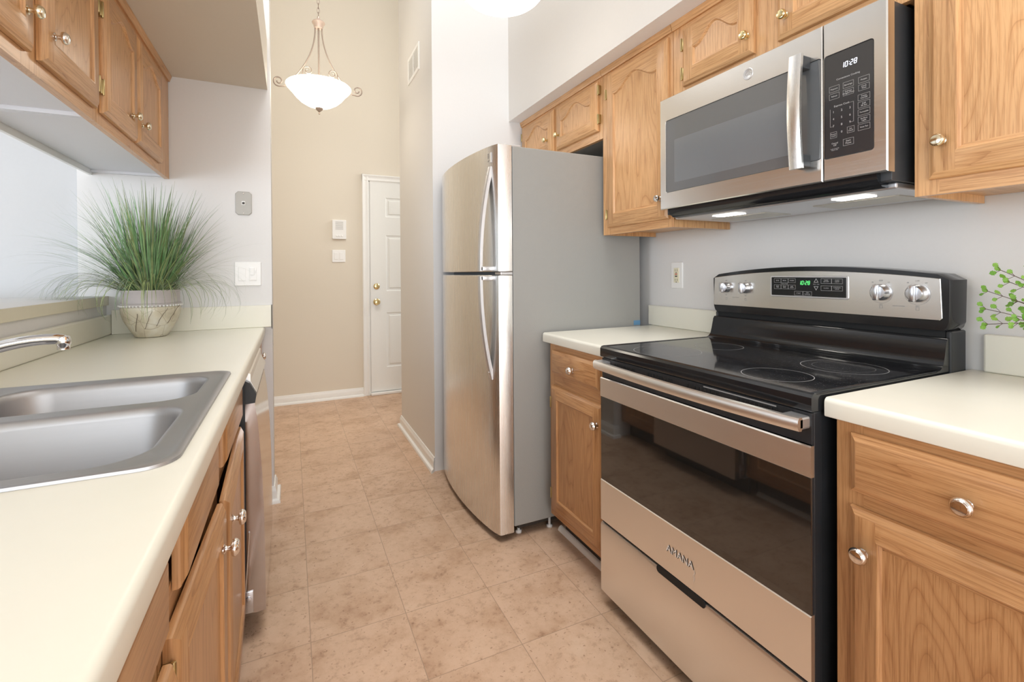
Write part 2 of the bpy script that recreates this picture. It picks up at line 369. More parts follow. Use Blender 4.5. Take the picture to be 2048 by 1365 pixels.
def frame_line(bm, put, u0, u1, v0, v1, t, mi=0):
    for a in ((u0, u1, v0, v0+t), (u0, u1, v1-t, v1), (u0, u0+t, v0+t, v1-t), (u1-t, u1, v0+t, v1-t)): quad(bm, put, *a, sk=0, mi=mi)

# ------------------------------------------------------------------ doors, drawers, knobs
def front(parent, name, y0, y1, z0, z1, xf, s, mats, arch=0, panel=True, stile=.052, rail=.055, top=.05, t=.018, swing=None, e=.014):
    """a cabinet front in a YZ plane, front face at x=xf, body running to xf+s*t"""
    bm = bmesh.new(); w = y1-y0; h = z1-z0
    P = lambda a, b, d: Vector((xf+s*d, y0+a, z0+b))
    def outline(e): # corners and side points of the outer rectangle at inset e
        return e
    if panel:
        n = 24; ow0, ow1 = stile, w-stile; ob0 = rail; ob1 = h-top-arch
        def topz(a):
            if not arch: return ob1
            tt = abs(2*(a-(ow0+ow1)/2)/(ow1-ow0))
            return ob1+arch*(.5*(1+math.cos(PI*tt/.9)) if tt < .9 else .08*(tt-.9)/.1)
        bot = [(ow0+(ow1-ow0)*i/4, ob0) for i in range(5)]
        rgt = [(ow1, ob0+(topz(ow1)-ob0)*i/4) for i in range(5)]
        tp = [(ow1-(ow1-ow0)*i/n, 0) for i in range(n+1)]; tp = [(a, topz(a)) for a, _ in tp]
        lft = [(ow0, topz(ow0)-(topz(ow0)-ob0)*i/4) for i in range(5)]
        sides = [bot, rgt, tp, lft]
        outs = [[(a, e) for a, b in bot], [(w-e, b) for a, b in rgt], [(a, h-e) for a, b in tp], [(e, b) for a, b in lft]]
        corners = [(w-e, e), (w-e, h-e), (e, h-e), (e, e)]
        vin = [bm.verts.new(P(a, b, 0)) for sd in sides for a, b in sd[:-1]]; loop2d = [q for sd in sides for q in sd[:-1]]
        m = len(vin); k = 0; outer = []
        for si, sd in enumerate(sides):
            vo = [bm.verts.new(P(a, b, 0)) for a, b in outs[si]]
            for i in range(len(sd)-1):
                f = bm.faces.new((vin[(k+i) % m], vin[(k+i+1) % m], vo[i+1], vo[i])); f.material_index = 1 if si in (0, 2) else 0
            k += len(sd)-1
            cv = bm.verts.new(P(*corners[si], 0)); outer += [(v, q) for v, q in zip(vo, outs[si])]+[(cv, corners[si])]
            outs[si] = (vo, cv)
        for si in range(4):
            vo, cv = outs[si]; nx = outs[(si+1) % 4][0]; kk = sum(len(sides[q])-1 for q in range(si+1)) % m
            f = bm.faces.new((vin[kk], vo[-1], cv, nx[0])); f.material_index = 0
        # bead and recessed panel
        def off(pts, o):
            r = []
            for i, p in enumerate(pts):
                a = Vector(pts[i-1]); b = Vector(p); c = Vector(pts[(i+1) % len(pts)])
                t1 = (b-a); t2 = (c-b)
                t1 = t1.normalized() if t1.length else t2.normalized(); t2 = t2.normalized() if t2.length else t1
                n1 = Vector((-t1.y, t1.x)); n2 = Vector((-t2.y, t2.x)); nn = (n1+n2)
                nn.normalize(); r.append(tuple(b+nn*o/max(.5, nn.dot(n1))))
            return r
        prev = vin; K = [(.0015, -.0008), (.004, -.0004), (.0065, .0035), (.0085, .006), (.0105, .0062), (.013, .0062)]
        for o_, d_ in K:
            pts = off(loop2d, o_); cur = [bm.verts.new(P(a, b, d_)) for a, b in pts]
            for i in range(m):
                sp = 4; horiz = i < 4 or 8 <= i < 8+n
                f = bm.faces.new((prev[i], prev[(i+1) % m], cur[(i+1) % m], cur[i])); f.material_index = 1 if horiz else 0; f.smooth = True
            prev = cur
        bm.faces.new(prev).material_index = 2
    else:
        cs = [(e, e), (w-e, e), (w-e, h-e), (e, h-e)]; outer = [(bm.verts.new(P(a, b, 0)), (a, b)) for a, b in cs]
        bm.faces.new([v for v, q in outer]).material_index = min(3, len(mats)-1)
    cx, cy = w/2, h/2; prev = [v for v, q in outer]; qs = [q for v, q in outer]; N_ = len(qs)
    for ins, d_ in ((.0115, .0012), (.0045, .0062), (.0015, .0075), (0, .0105), (0, t)):
        cur = []
        for a, b in qs:
            aa = ins if abs(a-e) < 1e-9 else (w-ins if abs(a-(w-e)) < 1e-9 else a); bb = ins if abs(b-e) < 1e-9 else (h-ins if abs(b-(h-e)) < 1e-9 else b)
            cur.append(bm.verts.new(P(aa, bb, d_)))
        for i in range(N_):
            j = (i+1) % N_; horiz = abs(qs[i][1]-qs[j][1]) < 1e-6
            f = bm.faces.new((prev[i], prev[j], cur[j], cur[i])); f.material_index = 1 if horiz else 0
        prev = cur
    bm.faces.new(prev).material_index = 0
    if swing: rotate_z(bm, *swing)
    return link(bm, name, mats, parent, smooth=30)
def rotate_z(bm, hx, hy, ang):
    bmesh.ops.rotate(bm, verts=bm.verts, cent=(hx, hy, 0), matrix=Matrix.Rotation(ang, 3, 'Z'))
def knob(parent, x, y, z, s, mat, r=.0155, swing=None, name='knob'):
    """round pull standing proud of a front at x, pointing to -s"""
    bm = bmesh.new()
    prof = [(0, -.001), (.0095, -.001), (.0095, .002), (.006, .004), (.005, .009), (.0062, .013), (r*.92, .0155), (r, .019), (r*.97, .0225), (r*.78, .0262), (r*.72, .0262), (r*.68, .0275), (r*.35, .0285), (0, .0288)]
    lathe(bm, prof, (x, y, z), (-s, 0, 0), 24)
    if swing: rotate_z(bm, *swing)
    return link(bm, name, mat, parent, smooth=40)
def hinge(parent, x, y, z, s, swing=None, h=.042):
    bm = bmesh.new(); lathe(bm, [(0, -h/2-.004), (.003, -h/2-.003), (.0036, -h/2), (.0036, h/2), (.003, h/2+.003), (0, h/2+.004)], (x-s*.004, y, z), (0, 0, 1), 12)
    box(bm, x-s*.0035, x+s*.010, y-.010, y+.006, z-h/2, z+h/2, bev=.001)
    if swing: rotate_z(bm, *swing)
    return link(bm, 'hinge', brass_aged, parent, smooth=40)
def face_frame(parent, x, s, y0, y1, z0, z1, openings, mats, t=.019):
    """one frame part: boxes around the list of (y0,y1,z0,z1) openings, vertical stiles over the whole height"""
    bm = bmesh.new(); ys = sorted({y0, y1}); ops = openings
    edges = [y0]+[v for o in sorted(set((o[0], o[1]) for o in ops)) for v in o]+[y1]
    for i in range(0, len(edges), 2): box(bm, x, x+s*t, edges[i], edges[i+1], z0, z1, mi=0)
    cols = sorted(set((o[0], o[1]) for o in ops))
    for c in cols:
        zs = sorted((o[2], o[3]) for o in ops if (o[0], o[1]) == c); zz = [z0]+[v for o in zs for v in o]+[z1]
        for i in range(0, len(zz), 2): box(bm, x, x+s*t, c[0], c[1], zz[i], zz[i+1], mi=1)
    return link(bm, 'face_frame', mats, parent)

# ------------------------------------------------------------------ the setting
XW = 1.677; YP = 2.7435; YB = 4.7445; ZC = 5.4
struct(link(BX(-4.6, 2.9, -2.6, 4.9, -.12, 0), 'floor', floor_m))
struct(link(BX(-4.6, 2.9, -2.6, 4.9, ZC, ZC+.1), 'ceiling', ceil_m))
struct(link(BX(XW, XW+.12, -2.6, YP, 0, ZC), 'wall_right', wall_w))
bm = BX(.7695, XW+.12, YP, 3.672, 0, ZC)
for f in bm.faces: f.material_index = 1 if abs(f.calc_center_median().x-.7695) < 1e-4 or f.calc_center_median().y > 3.6 else 0
struct(link(bm, 'wall_fridge', [wall_w, wall_pier]))
struct(link(BX(-.9, 2.9, YB, YB+.12, 0, ZC), 'wall_back', wall_foy))
struct(link(BX(2.78, 2.9, 3.672, YB, 0, ZC), 'wall_foyer_right', wall_foy))
struct(link(BX(-.9, -.78, YP+.15, YB, 0, ZC), 'wall_foyer_left', wall_foy))
bm = BX(-.865, -.0895, YP, YP+.15, 0, ZC)
struct(link(bm, 'wall_pier', wall_w))
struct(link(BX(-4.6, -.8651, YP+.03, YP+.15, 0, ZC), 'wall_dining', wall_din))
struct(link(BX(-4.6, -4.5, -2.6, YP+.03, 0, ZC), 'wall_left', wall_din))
struct(link(BX(-4.6, 2.9, -2.7, -2.6, 0, ZC), 'wall_behind', wall_w))
# half wall of the pass-through, low ceiling with its plant-shelf face, soffit over the right cabinets
struct(link(BX(-.90, -.766, -2.6, YP, 0, 1.048), 'wall_half', wall_w))
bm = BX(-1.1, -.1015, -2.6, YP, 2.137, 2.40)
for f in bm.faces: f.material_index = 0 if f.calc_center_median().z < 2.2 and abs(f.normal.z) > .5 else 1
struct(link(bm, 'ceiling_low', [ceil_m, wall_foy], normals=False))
bm = BX(1.271, XW, -2.6, YP, 2.1515, ZC)
for f in bm.faces: f.material_index = 0 if f.calc_center_median().z < 2.2 else 1
struct(link(bm, 'ceiling_soffit', [ceil_m, soffit_face], normals=False))

def baseboard(name, p0, p1, nrm, z=.083, ends=(0, 0)):
    """p0,p1 floor points along the wall, nrm the direction out of the wall"""
    bm = bmesh.new(); d = Vector(p1)-Vector(p0); L = d.length; d.normalize(); n = Vector(nrm)
    prof = [(0, 0), (.030, 0), (.030, .008), (.026, .016), (.0175, .019), (.0135, .021), (.0135, z-.026), (.011, z-.017), (.008, z-.013), (.0075, z-.004), (.005, z), (0, z)]
    A = [bm.verts.new(Vector((p0[0], p0[1], 0))+Vector((n.x, n.y, 0))*a+Vector((0, 0, b))-Vector((d.x, d.y, 0))*a*ends[0]) for a, b in prof]
    B = [bm.verts.new(Vector((p1[0], p1[1], 0))+Vector((n.x, n.y, 0))*a+Vector((0, 0, b))+Vector((d.x, d.y, 0))*a*ends[1]) for a, b in prof]
    m = len(prof)
    for i in range(m): bm.faces.new((A[i], A[(i+1) % m], B[(i+1) % m], B[i]))
    bm.faces.new(A[::-1]); bm.faces.new(B)
    return struct(link(bm, name, trim_w, smooth=35))
baseboard('baseboard_back', (-.78, YB), (.6265, YB), (0, -1))
baseboard('baseboard_fridge_side', (.7695, YP), (.7695, 3.672), (-1, 0), ends=(1, 1))
baseboard('baseboard_pier', (-.0895, YP), (-.0895, YP+.15), (1, 0), ends=(1, 1))
baseboard('baseboard_corridor', (.7695, 3.672), (2.78, 3.672), (0, 1), ends=(1, 0))
baseboard('baseboard_pier_front', (-.128, YP), (-.0895, YP), (0, -1), ends=(0, 1))

# entry door on the back wall
dr = bpy.data.objects.new('door_1', None); C.objects.link(dr); dr.location = (.694, YB, 0); struct(dr)
DX0, DX1, DZ0, DZ1 = .697, 1.55, .028, 2.075
bm = bmesh.new()
pans = []
for cx0, cx1 in ((.849, 1.075), (1.172, 1.398)):
    for a, b in ((.262, .800), (1.012, 1.56), (1.738, 1.930)): pans.append((cx0, cx1, a, b))
yd = YB-.012
xs = sorted({DX0, DX1}|{v for p in pans for v in p[:2]}); zs = sorted({DZ0, DZ1}|{v for p in pans for v in p[2:]})
for i in range(len(xs)-1):
    for j in range(len(zs)-1):
        q = (xs[i], xs[i+1], zs[j], zs[j+1])
        if q in pans:
            rings = []
            for ins, dd in ((0, 0), (.006, .006), (.013, .008), (.026, .008), (.034, .001), (.05, .0)):
                rings.append([(q[0]+ins, yd+dd, q[2]+ins), (q[1]-ins, yd+dd, q[2]+ins), (q[1]-ins, yd+dd, q[3]-ins), (q[0]+ins, yd+dd, q[3]-ins)])
            loft(bm, rings, False, True, smooth=False)
        else: bm.faces.new([bm.verts.new((a, yd, b)) for a, b in ((q[0], q[2]), (q[1], q[2]), (q[1], q[3]), (q[0], q[3]))])
box(bm, DX0, DX0+.002, yd, YB-.001, DZ0, DZ1); box(bm, DX0, DX1, yd, YB-.001, DZ0, DZ0+.002)
leaf = link(bm, 'door_leaf', door_w, dr)
bm = bmesh.new(); cprof = [(0, 0), (0, .018), (.006, .022), (.016, .020), (.024, .014), (.040, .013), (.052, .017), (.060, .014), (.066, .0)]
def casing(bm, x_out, flip):
    pts = [(x_out+(a if not flip else -a), YB-b) for a, b in cprof]; prism(bm, pts, 'Z', 0, 2.146)
casing(bm, .6265, False); casing(bm, 1.625, True)
prism(bm, [(YB-b, 2.146-a) for a, b in cprof], 'X', .6265, 1.625)
box(bm, .690, .699, YB-.010, YB, 0, 2.085); box(bm, .690, 1.56, YB-.010, YB, 2.076, 2.086)
link(bm, 'door_casing', trim_w, dr, smooth=35)
link(BX(.694, 1.56, YB-.05, YB, 0, .026, bev=.006), 'threshold', trim_w, dr)
for z, nm in ((1.06, 'deadbolt'), (.908, 'door_knob')):
    bm = bmesh.new()
    if nm == 'deadbolt':
        lathe(bm, [(0, 0), (.030, 0), (.030, .005), (.024, .012), (.017, .014), (0, .015)], (.757, yd, z), (0, -1, 0)); box(bm, .748, .766, yd-.026, yd-.014, z-.004, z+.004, bev=.002)
    else: lathe(bm, [(0, 0), (.033, 0), (.033, .004), (.026, .009), (.012, .012), (.011, .028), (.020, .034), (.027, .044), (.027, .052), (.020, .061), (.008, .062), (.007, .060), (0, .060)], (.757, yd, z), (0, -1, 0))
    link(bm, nm, brass, leaf, smooth=40)

# ------------------------------------------------------------------ wall fittings
def fitting(name, label, cat, loc): return thing(name, label, cat, loc)
t = fitting('intercom', 'white intercom panel with speaker slots and three buttons, beside the entry door', 'intercom', (.417, YB, 1.60))
bm = bmesh.new(); plate_y(bm, YB-.024, 1, .355, .479, 1.513, 1.694, .006, .024, bev=.003)
link(bm, 'housing', plate_w, t)
bm = bmesh.new()
for i in range(9): box(bm, .383, .452, YB-.0252, YB-.0235, 1.603+i*.0088, 1.6055+i*.0088)
link(bm, 'speaker_grille', shade_print_grey, t)
for i in range(3):
    bm = BX(.386+i*.0235, .400+i*.0235, YB-.030, YB-.0235, 1.536, 1.552, bev=.002); link(bm, 'button', plate_w, t)
t = fitting('light_switch', 'white double rocker light switch below the intercom', 'light switch', (.413, YB, 1.35))
bm = bmesh.new(); plate_y(bm, YB-.007, 1, .353, .472, 1.294, 1.411, .006, .007, bev=.003); pl = link(bm, 'plate', plate_w, t)
for x in (.389, .436):
    bm = bmesh.new(); plate_y(bm, YB-.011, 1, x-.0165, x+.0165, 1.320, 1.386, .002, .005); link(bm, 'rocker', plate_w, t)
t = fitting('phone_jack', 'warm grey phone jack plate high on the white wall over the potted grass', 'phone jack', (-.214, YP, 1.545))
bm = bmesh.new()
P = [(-.2505+.012, 1.486), (-.1774-.012, 1.486), (-.1774, 1.498), (-.1774, 1.593), (-.1774-.012, 1.605), (-.2505+.012, 1.605), (-.2505, 1.593), (-.2505, 1.498)]
loft(bm, [[(a, YP, b) for a, b in P], [(a, YP-.004, b) for a, b in P], [(-.214+(a+.214)*.93, YP-.006, 1.5455+(b-1.5455)*.95) for a, b in P]], True, True, smooth=False)
link(bm, 'plate', plate_grey, t)
bm = bmesh.new(); plate_y(bm, YP-.009, 1, -.222, -.206, 1.536, 1.556, .002, .004); box(bm, -.2195, -.2085, YP-.0094, YP-.008, 1.540, 1.551, mi=1); link(bm, 'socket', [plate_w, slot_dark], t)
for z in (1.496, 1.595):
    bm = bmesh.new(); lathe(bm, [(0, 0), (.0035, 0), (.003, .002), (0, .0026)], (-.214, YP-.0055, z), (0, -1, 0), 10); link(bm, 'screw', nickel, t)
t = fitting('dimmer_switch', 'white double wall plate with a slide dimmer, right of the potted grass', 'light switch', (-.197, YP, 1.187))
bm = bmesh.new(); plate_y(bm, YP-.007, 1, -.2571, -.1377, 1.127, 1.248, .005, .007, bev=.003); link(bm, 'plate', plate_w, t)
bm = bmesh.new(); plate_y(bm, YP-.0095, 1, -.240, -.206, 1.153, 1.221, .002, .004); link(bm, 'blank_insert', plate_w, t)
bm = bmesh.new(); plate_y(bm, YP-.0095, 1, -.192, -.158, 1.153, 1.221, .002, .004); plate_y(bm, YP-.0135, 1, -.188, -.169, 1.182, 1.218, .002, .005); box(bm, -.187, -.163, YP-.011, YP-.009, 1.157, 1.172, bev=.001); box(bm, -.166, -.161, YP-.013, YP-.009, 1.195, 1.206, bev=.001)
link(bm, 'dimmer', plate_w, t)
t = fitting('outlet', 'white wall plate with almond outlet, red and black test buttons, left of the range', 'electrical outlet', (XW, 1.708, 1.167))
bm = bmesh.new(); plate_x(bm, XW-.006, 1, 1.672, 1.745, 1.104, 1.230, .005, .006, bev=.0025); link(bm, 'plate', plate_w, t)
bm = bmesh.new(); plate_x(bm, XW-.009, 1, 1.6915, 1.7255, 1.132, 1.202, .002, .004)
for z in (1.145, 1.191):
    for y in (1.702, 1.715): box(bm, XW-.0094, XW-.008, y-.001, y+.001, z-.004, z+.005, mi=1)
    lathe(bm, [(0, 0), (.0026, 0), (.0026, .0012), (0, .0012)], (XW-.0085, 1.7085, z-.0105), (-1, 0, 0), 8, mi=1)
box(bm, XW-.0105, XW-.008, 1.702, 1.715, 1.1695, 1.176, mi=2); box(bm, XW-.0105, XW-.008, 1.702, 1.715, 1.1595, 1.1655, mi=1)
link(bm, 'receptacle', [plate_almond, slot_dark, red_button], t)
t = fitting('air_vent', 'white return air grille high on the side wall by the foyer', 'vent', (.7695, 3.19, 2.61))
bm = bmesh.new(); vy0, vy1, vz0, vz1 = 3.035, 3.345, 2.515, 2.695
for a in ((vy0, vy1, vz0, vz0+.022), (vy0, vy1, vz1-.022, vz1), (vy0, vy0+.022, vz0+.022, vz1-.022), (vy1-.022, vy1, vz0+.022, vz1-.022), (3.185, 3.195, vz0+.022, vz1-.022)): box(bm, .7695-.007, .7695, *a, bev=.001)
link(bm, 'frame', trim_w, t)
bm = bmesh.new(); box(bm, .7670, .7694, vy0+.02, vy1-.02, vz0+.02, vz1-.02, mi=1)
for i in range(14): box(bm, .7695-.0055, .7695-.001, vy0+.02, vy1-.02, vz0+.026+i*.0098, vz0+.0285+i*.0098)
link(bm, 'louvre', [trim_w, shade_print_grey], t)

# ------------------------------------------------------------------ counters
def nosing(xf, s, xb, zb=.8725, zt=.914):
    """counter section, front at xf, back at xb; s=+1 when the back lies at +x"""
    r = .011; P = [(xb, zb), (xf+s*.004, zb), (xf+s*.001, zb+.0015), (xf, zb+.005)]
    for i in range(7): a = PI/2*i/6; P.append((xf+s*r*(1-math.cos(a)), zt-r+r*math.sin(a)))
    P.append((xb, zt)); return P
def counter(name, label, cat, xf, s, y0, y1, hole=None, xb=XW-.002, loc=None):
    t = thing(name, label, cat, loc or ((xf+xb)/2, (y0+y1)/2, .8725), 'cream laminate countertops'); bm = bmesh.new()
    if not hole: prism(bm, nosing(xf, s, xb), 'Y', y0, y1)
    else:
        hx0, hx1, hy0, hy1 = hole; prism(bm, nosing(xf, s, hx1), 'Y', y0, y1)
        box(bm, xb, hx0, y0, y1, .8725, .914); box(bm, hx0, hx1, y0, hy0, .8725, .914); box(bm, hx0, hx1, hy1, y1, .8725, .914)
        bmesh.ops.remove_doubles(bm, verts=bm.verts, dist=1e-5)
    link(bm, 'worktop', laminate, t, smooth=30); return t
ct = counter('countertop', 'cream laminate countertop between the refrigerator and the range', 'countertop', 1.027, 1, 1.3935, 1.868)
link(BX(XW-.021, XW-.0015, 1.3935, 1.893, .9142, 1.0145, bev=.005), 'backsplash', laminate, ct)
ct = counter('countertop', 'cream laminate countertop right of the range', 'countertop', 1.031, 1, -1.2, .629)
link(BX(XW-.021, XW-.0015, -1.2, .600, .9142, 1.0145, bev=.005), 'backsplash', laminate, ct)
SX0, SX1, SY0, SY1 = -.705, -.150, .805, 1.532
ct = counter('countertop', 'long cream laminate countertop around the sink under the pass-through', 'countertop', -.1225, -1, -1.2, YP-.002, hole=(SX0+.02, SX1-.02, SY0+.02, SY1-.02), xb=-.7645)
link(BX(-.7645, -.745, -1.2, YP-.003, .9142, 1.006, bev=.006), 'backsplash', laminate, ct)
link(BX(-.744, -.0925, YP-.021, YP-.0015, .9142, 1.0265, bev=.003), 'backsplash', laminate, ct)
o = link(BX(-.0918, -.0915+.002, YP-.024, YP-.001, .905, 1.028), 'edge_strip', caulk, ct)
bm = BX(-1.34, -.757, -1.2, YP-.001, 1.0485, 1.0905, bev=.002)
bar = tag(link(bm, 'bar_ledge', [laminate_tan, wall_w]), 'raised bar ledge running along the pass-through behind the sink', 'ledge')
for p in bar.data.polygons:
    if p.normal.z > .9: p.material_index = 1

# sink
t = thing('sink', 'double bowl stainless steel sink set into the left countertop', 'sink', (-.43, 1.17, .914))
bm = bmesh.new()
zr = .9185
def ring3(P, z): return [(a, b, z) for a, b in P]
outer = rrect(SX0, SX1, SY0, SY1, .045, 8)
def ins(P, d):
    cx = (SX0+SX1)/2; cy = (SY0+SY1)/2
    return [(a-math.copysign(d, a-cx), b-math.copysign(d, b-cy)) for a, b in P]
R = loft(bm, [ring3(outer, .9143), ring3(ins(outer, .001), zr), ring3(ins(outer, .006), zr+.001), ring3(ins(outer, .014), zr-.0005), ring3(ins(outer, .020), zr-.003)])
edge_loop = R[-1]
bowls = [(-.598, -.192, 1.226, 1.505, .075), (-.598, -.192, .845, 1.188, .075)]
holes = []
for x0, x1, y0, y1, r in bowls:
    rg = []
    for d, z, rr in ((0, zr-.003, r), (.004, zr-.0035, r-.003), (.009, zr-.008, r-.005), (.012, zr-.020, r-.005), (.026, .78, r-.01), (.036, .752, r-.015), (.055, .740, r-.02), (.09, .737, .04)):
        rg.append(ring3(rrect(x0+d, x1-d, y0+d, y1-d, max(rr, .02), 8), z))
    q = loft(bm, rg); holes.append(q[0])
    cx, cy = (x0+x1)/2, (y0+y1)/2
    inner = q[-1]; n = len(inner); dr_ = [bm.verts.new((cx+.045*math.cos(math.atan2(v.co.y-cy, v.co.x-cx)), cy+.045*math.sin(math.atan2(v.co.y-cy, v.co.x-cx)), .735)) for v in inner]
    dr2 = [bm.verts.new((cx+(v.co.x-cx)*.85, cy+(v.co.y-cy)*.85, .722)) for v in dr_]
    for A, B in ((inner, dr_), (dr_, dr2)):
        for i in range(n): bm.faces.new((A[i], A[(i+1) % n], B[(i+1) % n], B[i])).smooth = True
    bm.faces.new(dr2)
es = []
for lp in [edge_loop]+holes:
    for i in range(len(lp)):
        e_ = bm.edges.get((lp[i], lp[(i+1) % len(lp)])); es.append(e_)
bmesh.ops.triangle_fill(bm, use_beauty=True, edges=es)
basin = link(bm, 'basin', steel_sink, t, smooth=50)
for x0, x1, y0, y1, r in bowls:
    bm = bmesh.new(); lathe(bm, [(0, 0), (.036, 0), (.04, .003), (.036, .005), (.02, .002), (0, .003)], ((x0+x1)/2, (y0+y1)/2, .7225)); link(bm, 'drain', chrome, t, smooth=40)
# faucet
t = thing('faucet', 'chrome kitchen faucet with a low arched spout over the sink', 'faucet', (-.655, 1.2, .918))
bm = bmesh.new(); loft(bm, [[(a, b, z) for a, b in rrect(-.682+d, -.628-d, 1.09+d, 1.31-d, .026-d*.8, 6)] for d, z in ((0, .9165), (0, .928), (.006, .934))], True, True); lathe(bm, [(.024, 0), (.024, .03), (.020, .05), (.016, .058), (0, .06)], (-.655, 1.2, .93)); link(bm, 'base', chrome, t, smooth=40)
bm = bmesh.new(); pth = []; rad = []
for i in range(15):
    k = i/14; x = -.655+.245*k; z = .968+.100*math.sin(k*PI*.52)-.005*k; pth.append((x, 1.2, z)); rad.append(.0125-.0025*k)
pth += [(-.402, 1.2, 1.060)]; rad += [.0105]
tube(bm, pth, rad, 14, sy=1.0); sp = link(bm, 'spout', chrome, t, smooth=60)
bm = bmesh.new(); lathe(bm, [(0, .011), (.0095, .009), (.0112, .003), (.0112, -.006), (.0098, -.008), (.0098, -.016), (.007, -.0165), (0, -.013)], (-.4015, 1.2, 1.058), (0, 0, 1), 20); link(bm, 'aerator', chrome, sp, smooth=40)
bm = bmesh.new(); tube(bm, [(-.655, 1.2, .985), (-.675, 1.2, 1.03), (-.70, 1.2, 1.055)], [.009, .007, .009], 10); link(bm, 'lever', chrome, t, smooth=50)

# ------------------------------------------------------------------ base cabinets
def base_cab(label, y0, y1, s, xf, xb, fronts, knobs, hinges=(), openings=None, toe=True, group=None, hollow=False):
    """xf: face frame plane"""
    t = thing('base_cabinet', label, 'cabinet', (xf, (y0+y1)/2, 0), group or 'oak base cabinets')
    if hollow:
        bm = bmesh.new(); box(bm, xf+s*.019, xb, y0+.001, y0+.016, .11, .8715); box(bm, xf+s*.019, xb, y1-.016, y1-.001, .11, .8715); box(bm, xf+s*.019, xb, y0+.016, y1-.016, .11, .126); box(bm, xb-s*.008, xb, y0+.016, y1-.016, .126, .8715)
        bmesh.ops.remove_doubles(bm, verts=bm.verts, dist=1e-5); link(bm, 'carcass', oakb_v, t)
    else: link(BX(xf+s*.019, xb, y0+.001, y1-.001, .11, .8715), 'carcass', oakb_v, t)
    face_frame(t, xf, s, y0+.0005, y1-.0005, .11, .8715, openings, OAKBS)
    if toe: link(BX(xf+s*.075, xf+s*.085, y0, y1, .0, .1095), 'toe_kick', toe_dark, t)
    for f in fronts:
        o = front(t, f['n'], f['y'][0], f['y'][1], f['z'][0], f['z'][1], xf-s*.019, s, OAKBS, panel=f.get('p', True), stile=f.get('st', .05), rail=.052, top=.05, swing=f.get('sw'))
        if 'k' in f: knob(o, xf-s*.0185, f['k'][0], f['k'][1], s, f.get('km', nickel), swing=f.get('sw'), r=.0165)
        for hy, hz in f.get('h', ()): hinge(o, xf-s*.010, hy, hz, s, swing=f.get('sw'))
    return t
XF = 1.045
base_cab('oak base cabinet with one drawer between the refrigerator and the range', 1.397, 1.832, 1, XF, XW-.003,
    [dict(n='drawer', y=(1.447, 1.797), z=(.742, .846), p=False, k=(1.617, .788)),
     dict(n='door', y=(1.430, 1.805), z=(.142, .690), k=(1.452, .614), h=((1.808, .615), (1.808, .215)))], None, openings=[(1.46, 1.79, .155, .675), (1.46, 1.79, .755, .835)])
base_cab('oak base cabinet with drawer and door right of the range', .212, .612, 1, XF, XW-.003,
    [dict(n='drawer', y=(.232, .579), z=(.735, .853), p=False, k=(.392, .789)),
     dict(n='door', y=(.232, .580), z=(.142, .705), k=(.551, .621), h=((.229, .60), (.229, .22)))], None, openings=[(.245, .56, .155, .69), (.245, .56, .75, .84)])
base_cab('oak base cabinet nearest the camera on the right, past the knobbed one', -.45, .210, 1, XF, XW-.003,
    [dict(n='drawer', y=(-.43, .185), z=(.735, .853), p=False), dict(n='door', y=(-.43, .185), z=(.142, .705))], None, openings=[(-.40, .17, .155, .69), (-.40, .17, .75, .84)])
XL = -.156
swA = (XL+.018, 1.70, math.radians(-1.6)); swB = (XL+.018, .735, math.radians(1.8))
base_cab('oak sink base cabinet with two doors slightly ajar', .722, 1.712, -1, XL, -.763,
    [dict(n='drawer_front', y=(1.262, 1.665), z=(.742, .850), p=False), dict(n='drawer_front', y=(.80, 1.142), z=(.742, .850), p=False),
     dict(n='door', y=(1.150, 1.685), z=(.13, .712), k=(1.215, .640), sw=(XL+.018, 1.69, math.radians(1.6)), h=((1.692, .64), (1.692, .20))),
     dict(n='door', y=(.742, 1.137), z=(.13, .712), k=(1.088, .640), sw=(XL+.018, .74, math.radians(-1.9)), h=((.737, .66), (.737, .20)))], None,
    openings=[(.78, 1.16, .145, .70), (1.25, 1.66, .145, .70), (.78, 1.16, .755, .84), (1.25, 1.66, .755, .84)], hollow=True)
base_cab('oak base cabinet at the near end of the sink run', .10, .720, -1, XL, -.763,
    [dict(n='drawer', y=(.12, .705), z=(.742, .850), p=False), dict(n='door', y=(.12, .695), z=(.13, .712), sw=(XL+.018, .12, math.radians(-1.0)))], None, openings=[(.15, .69, .145, .70), (.15, .69, .755, .84)])
base_cab('narrow oak base cabinet between the dishwasher and the wall end', 2.335, YP-.004, -1, XL, -.763,
    [dict(n='drawer', y=(2.355, 2.715), z=(.742, .850), p=False, k=(2.50, .80)), dict(n='door', y=(2.355, 2.715), z=(.13, .712), k=(2.50, .66))], None, openings=[(2.38, 2.70, .145, .70), (2.38, 2.70, .755, .84)])
# quarter rounds at the floor
for (x, s, y0, y1, lb) in ((1.119, -1, 1.42, 1.868, 'white quarter round strip on the floor left of the range'), (-.232, 1, .2, 1.70, 'white quarter round strip on the floor under the sink cabinet')):
    bm = bmesh.new(); P = [(x, 0)]+[(x+s*.019*math.cos(a), .0+.02*math.sin(a)) for a in [PI/2*i/6 for i in range(7)]]; prism(bm, P, 'Y', y0, y1)
    o = link(bm, 'trim_1' if s < 0 else 'trim_2', trim_w, smooth=40); struct(o)

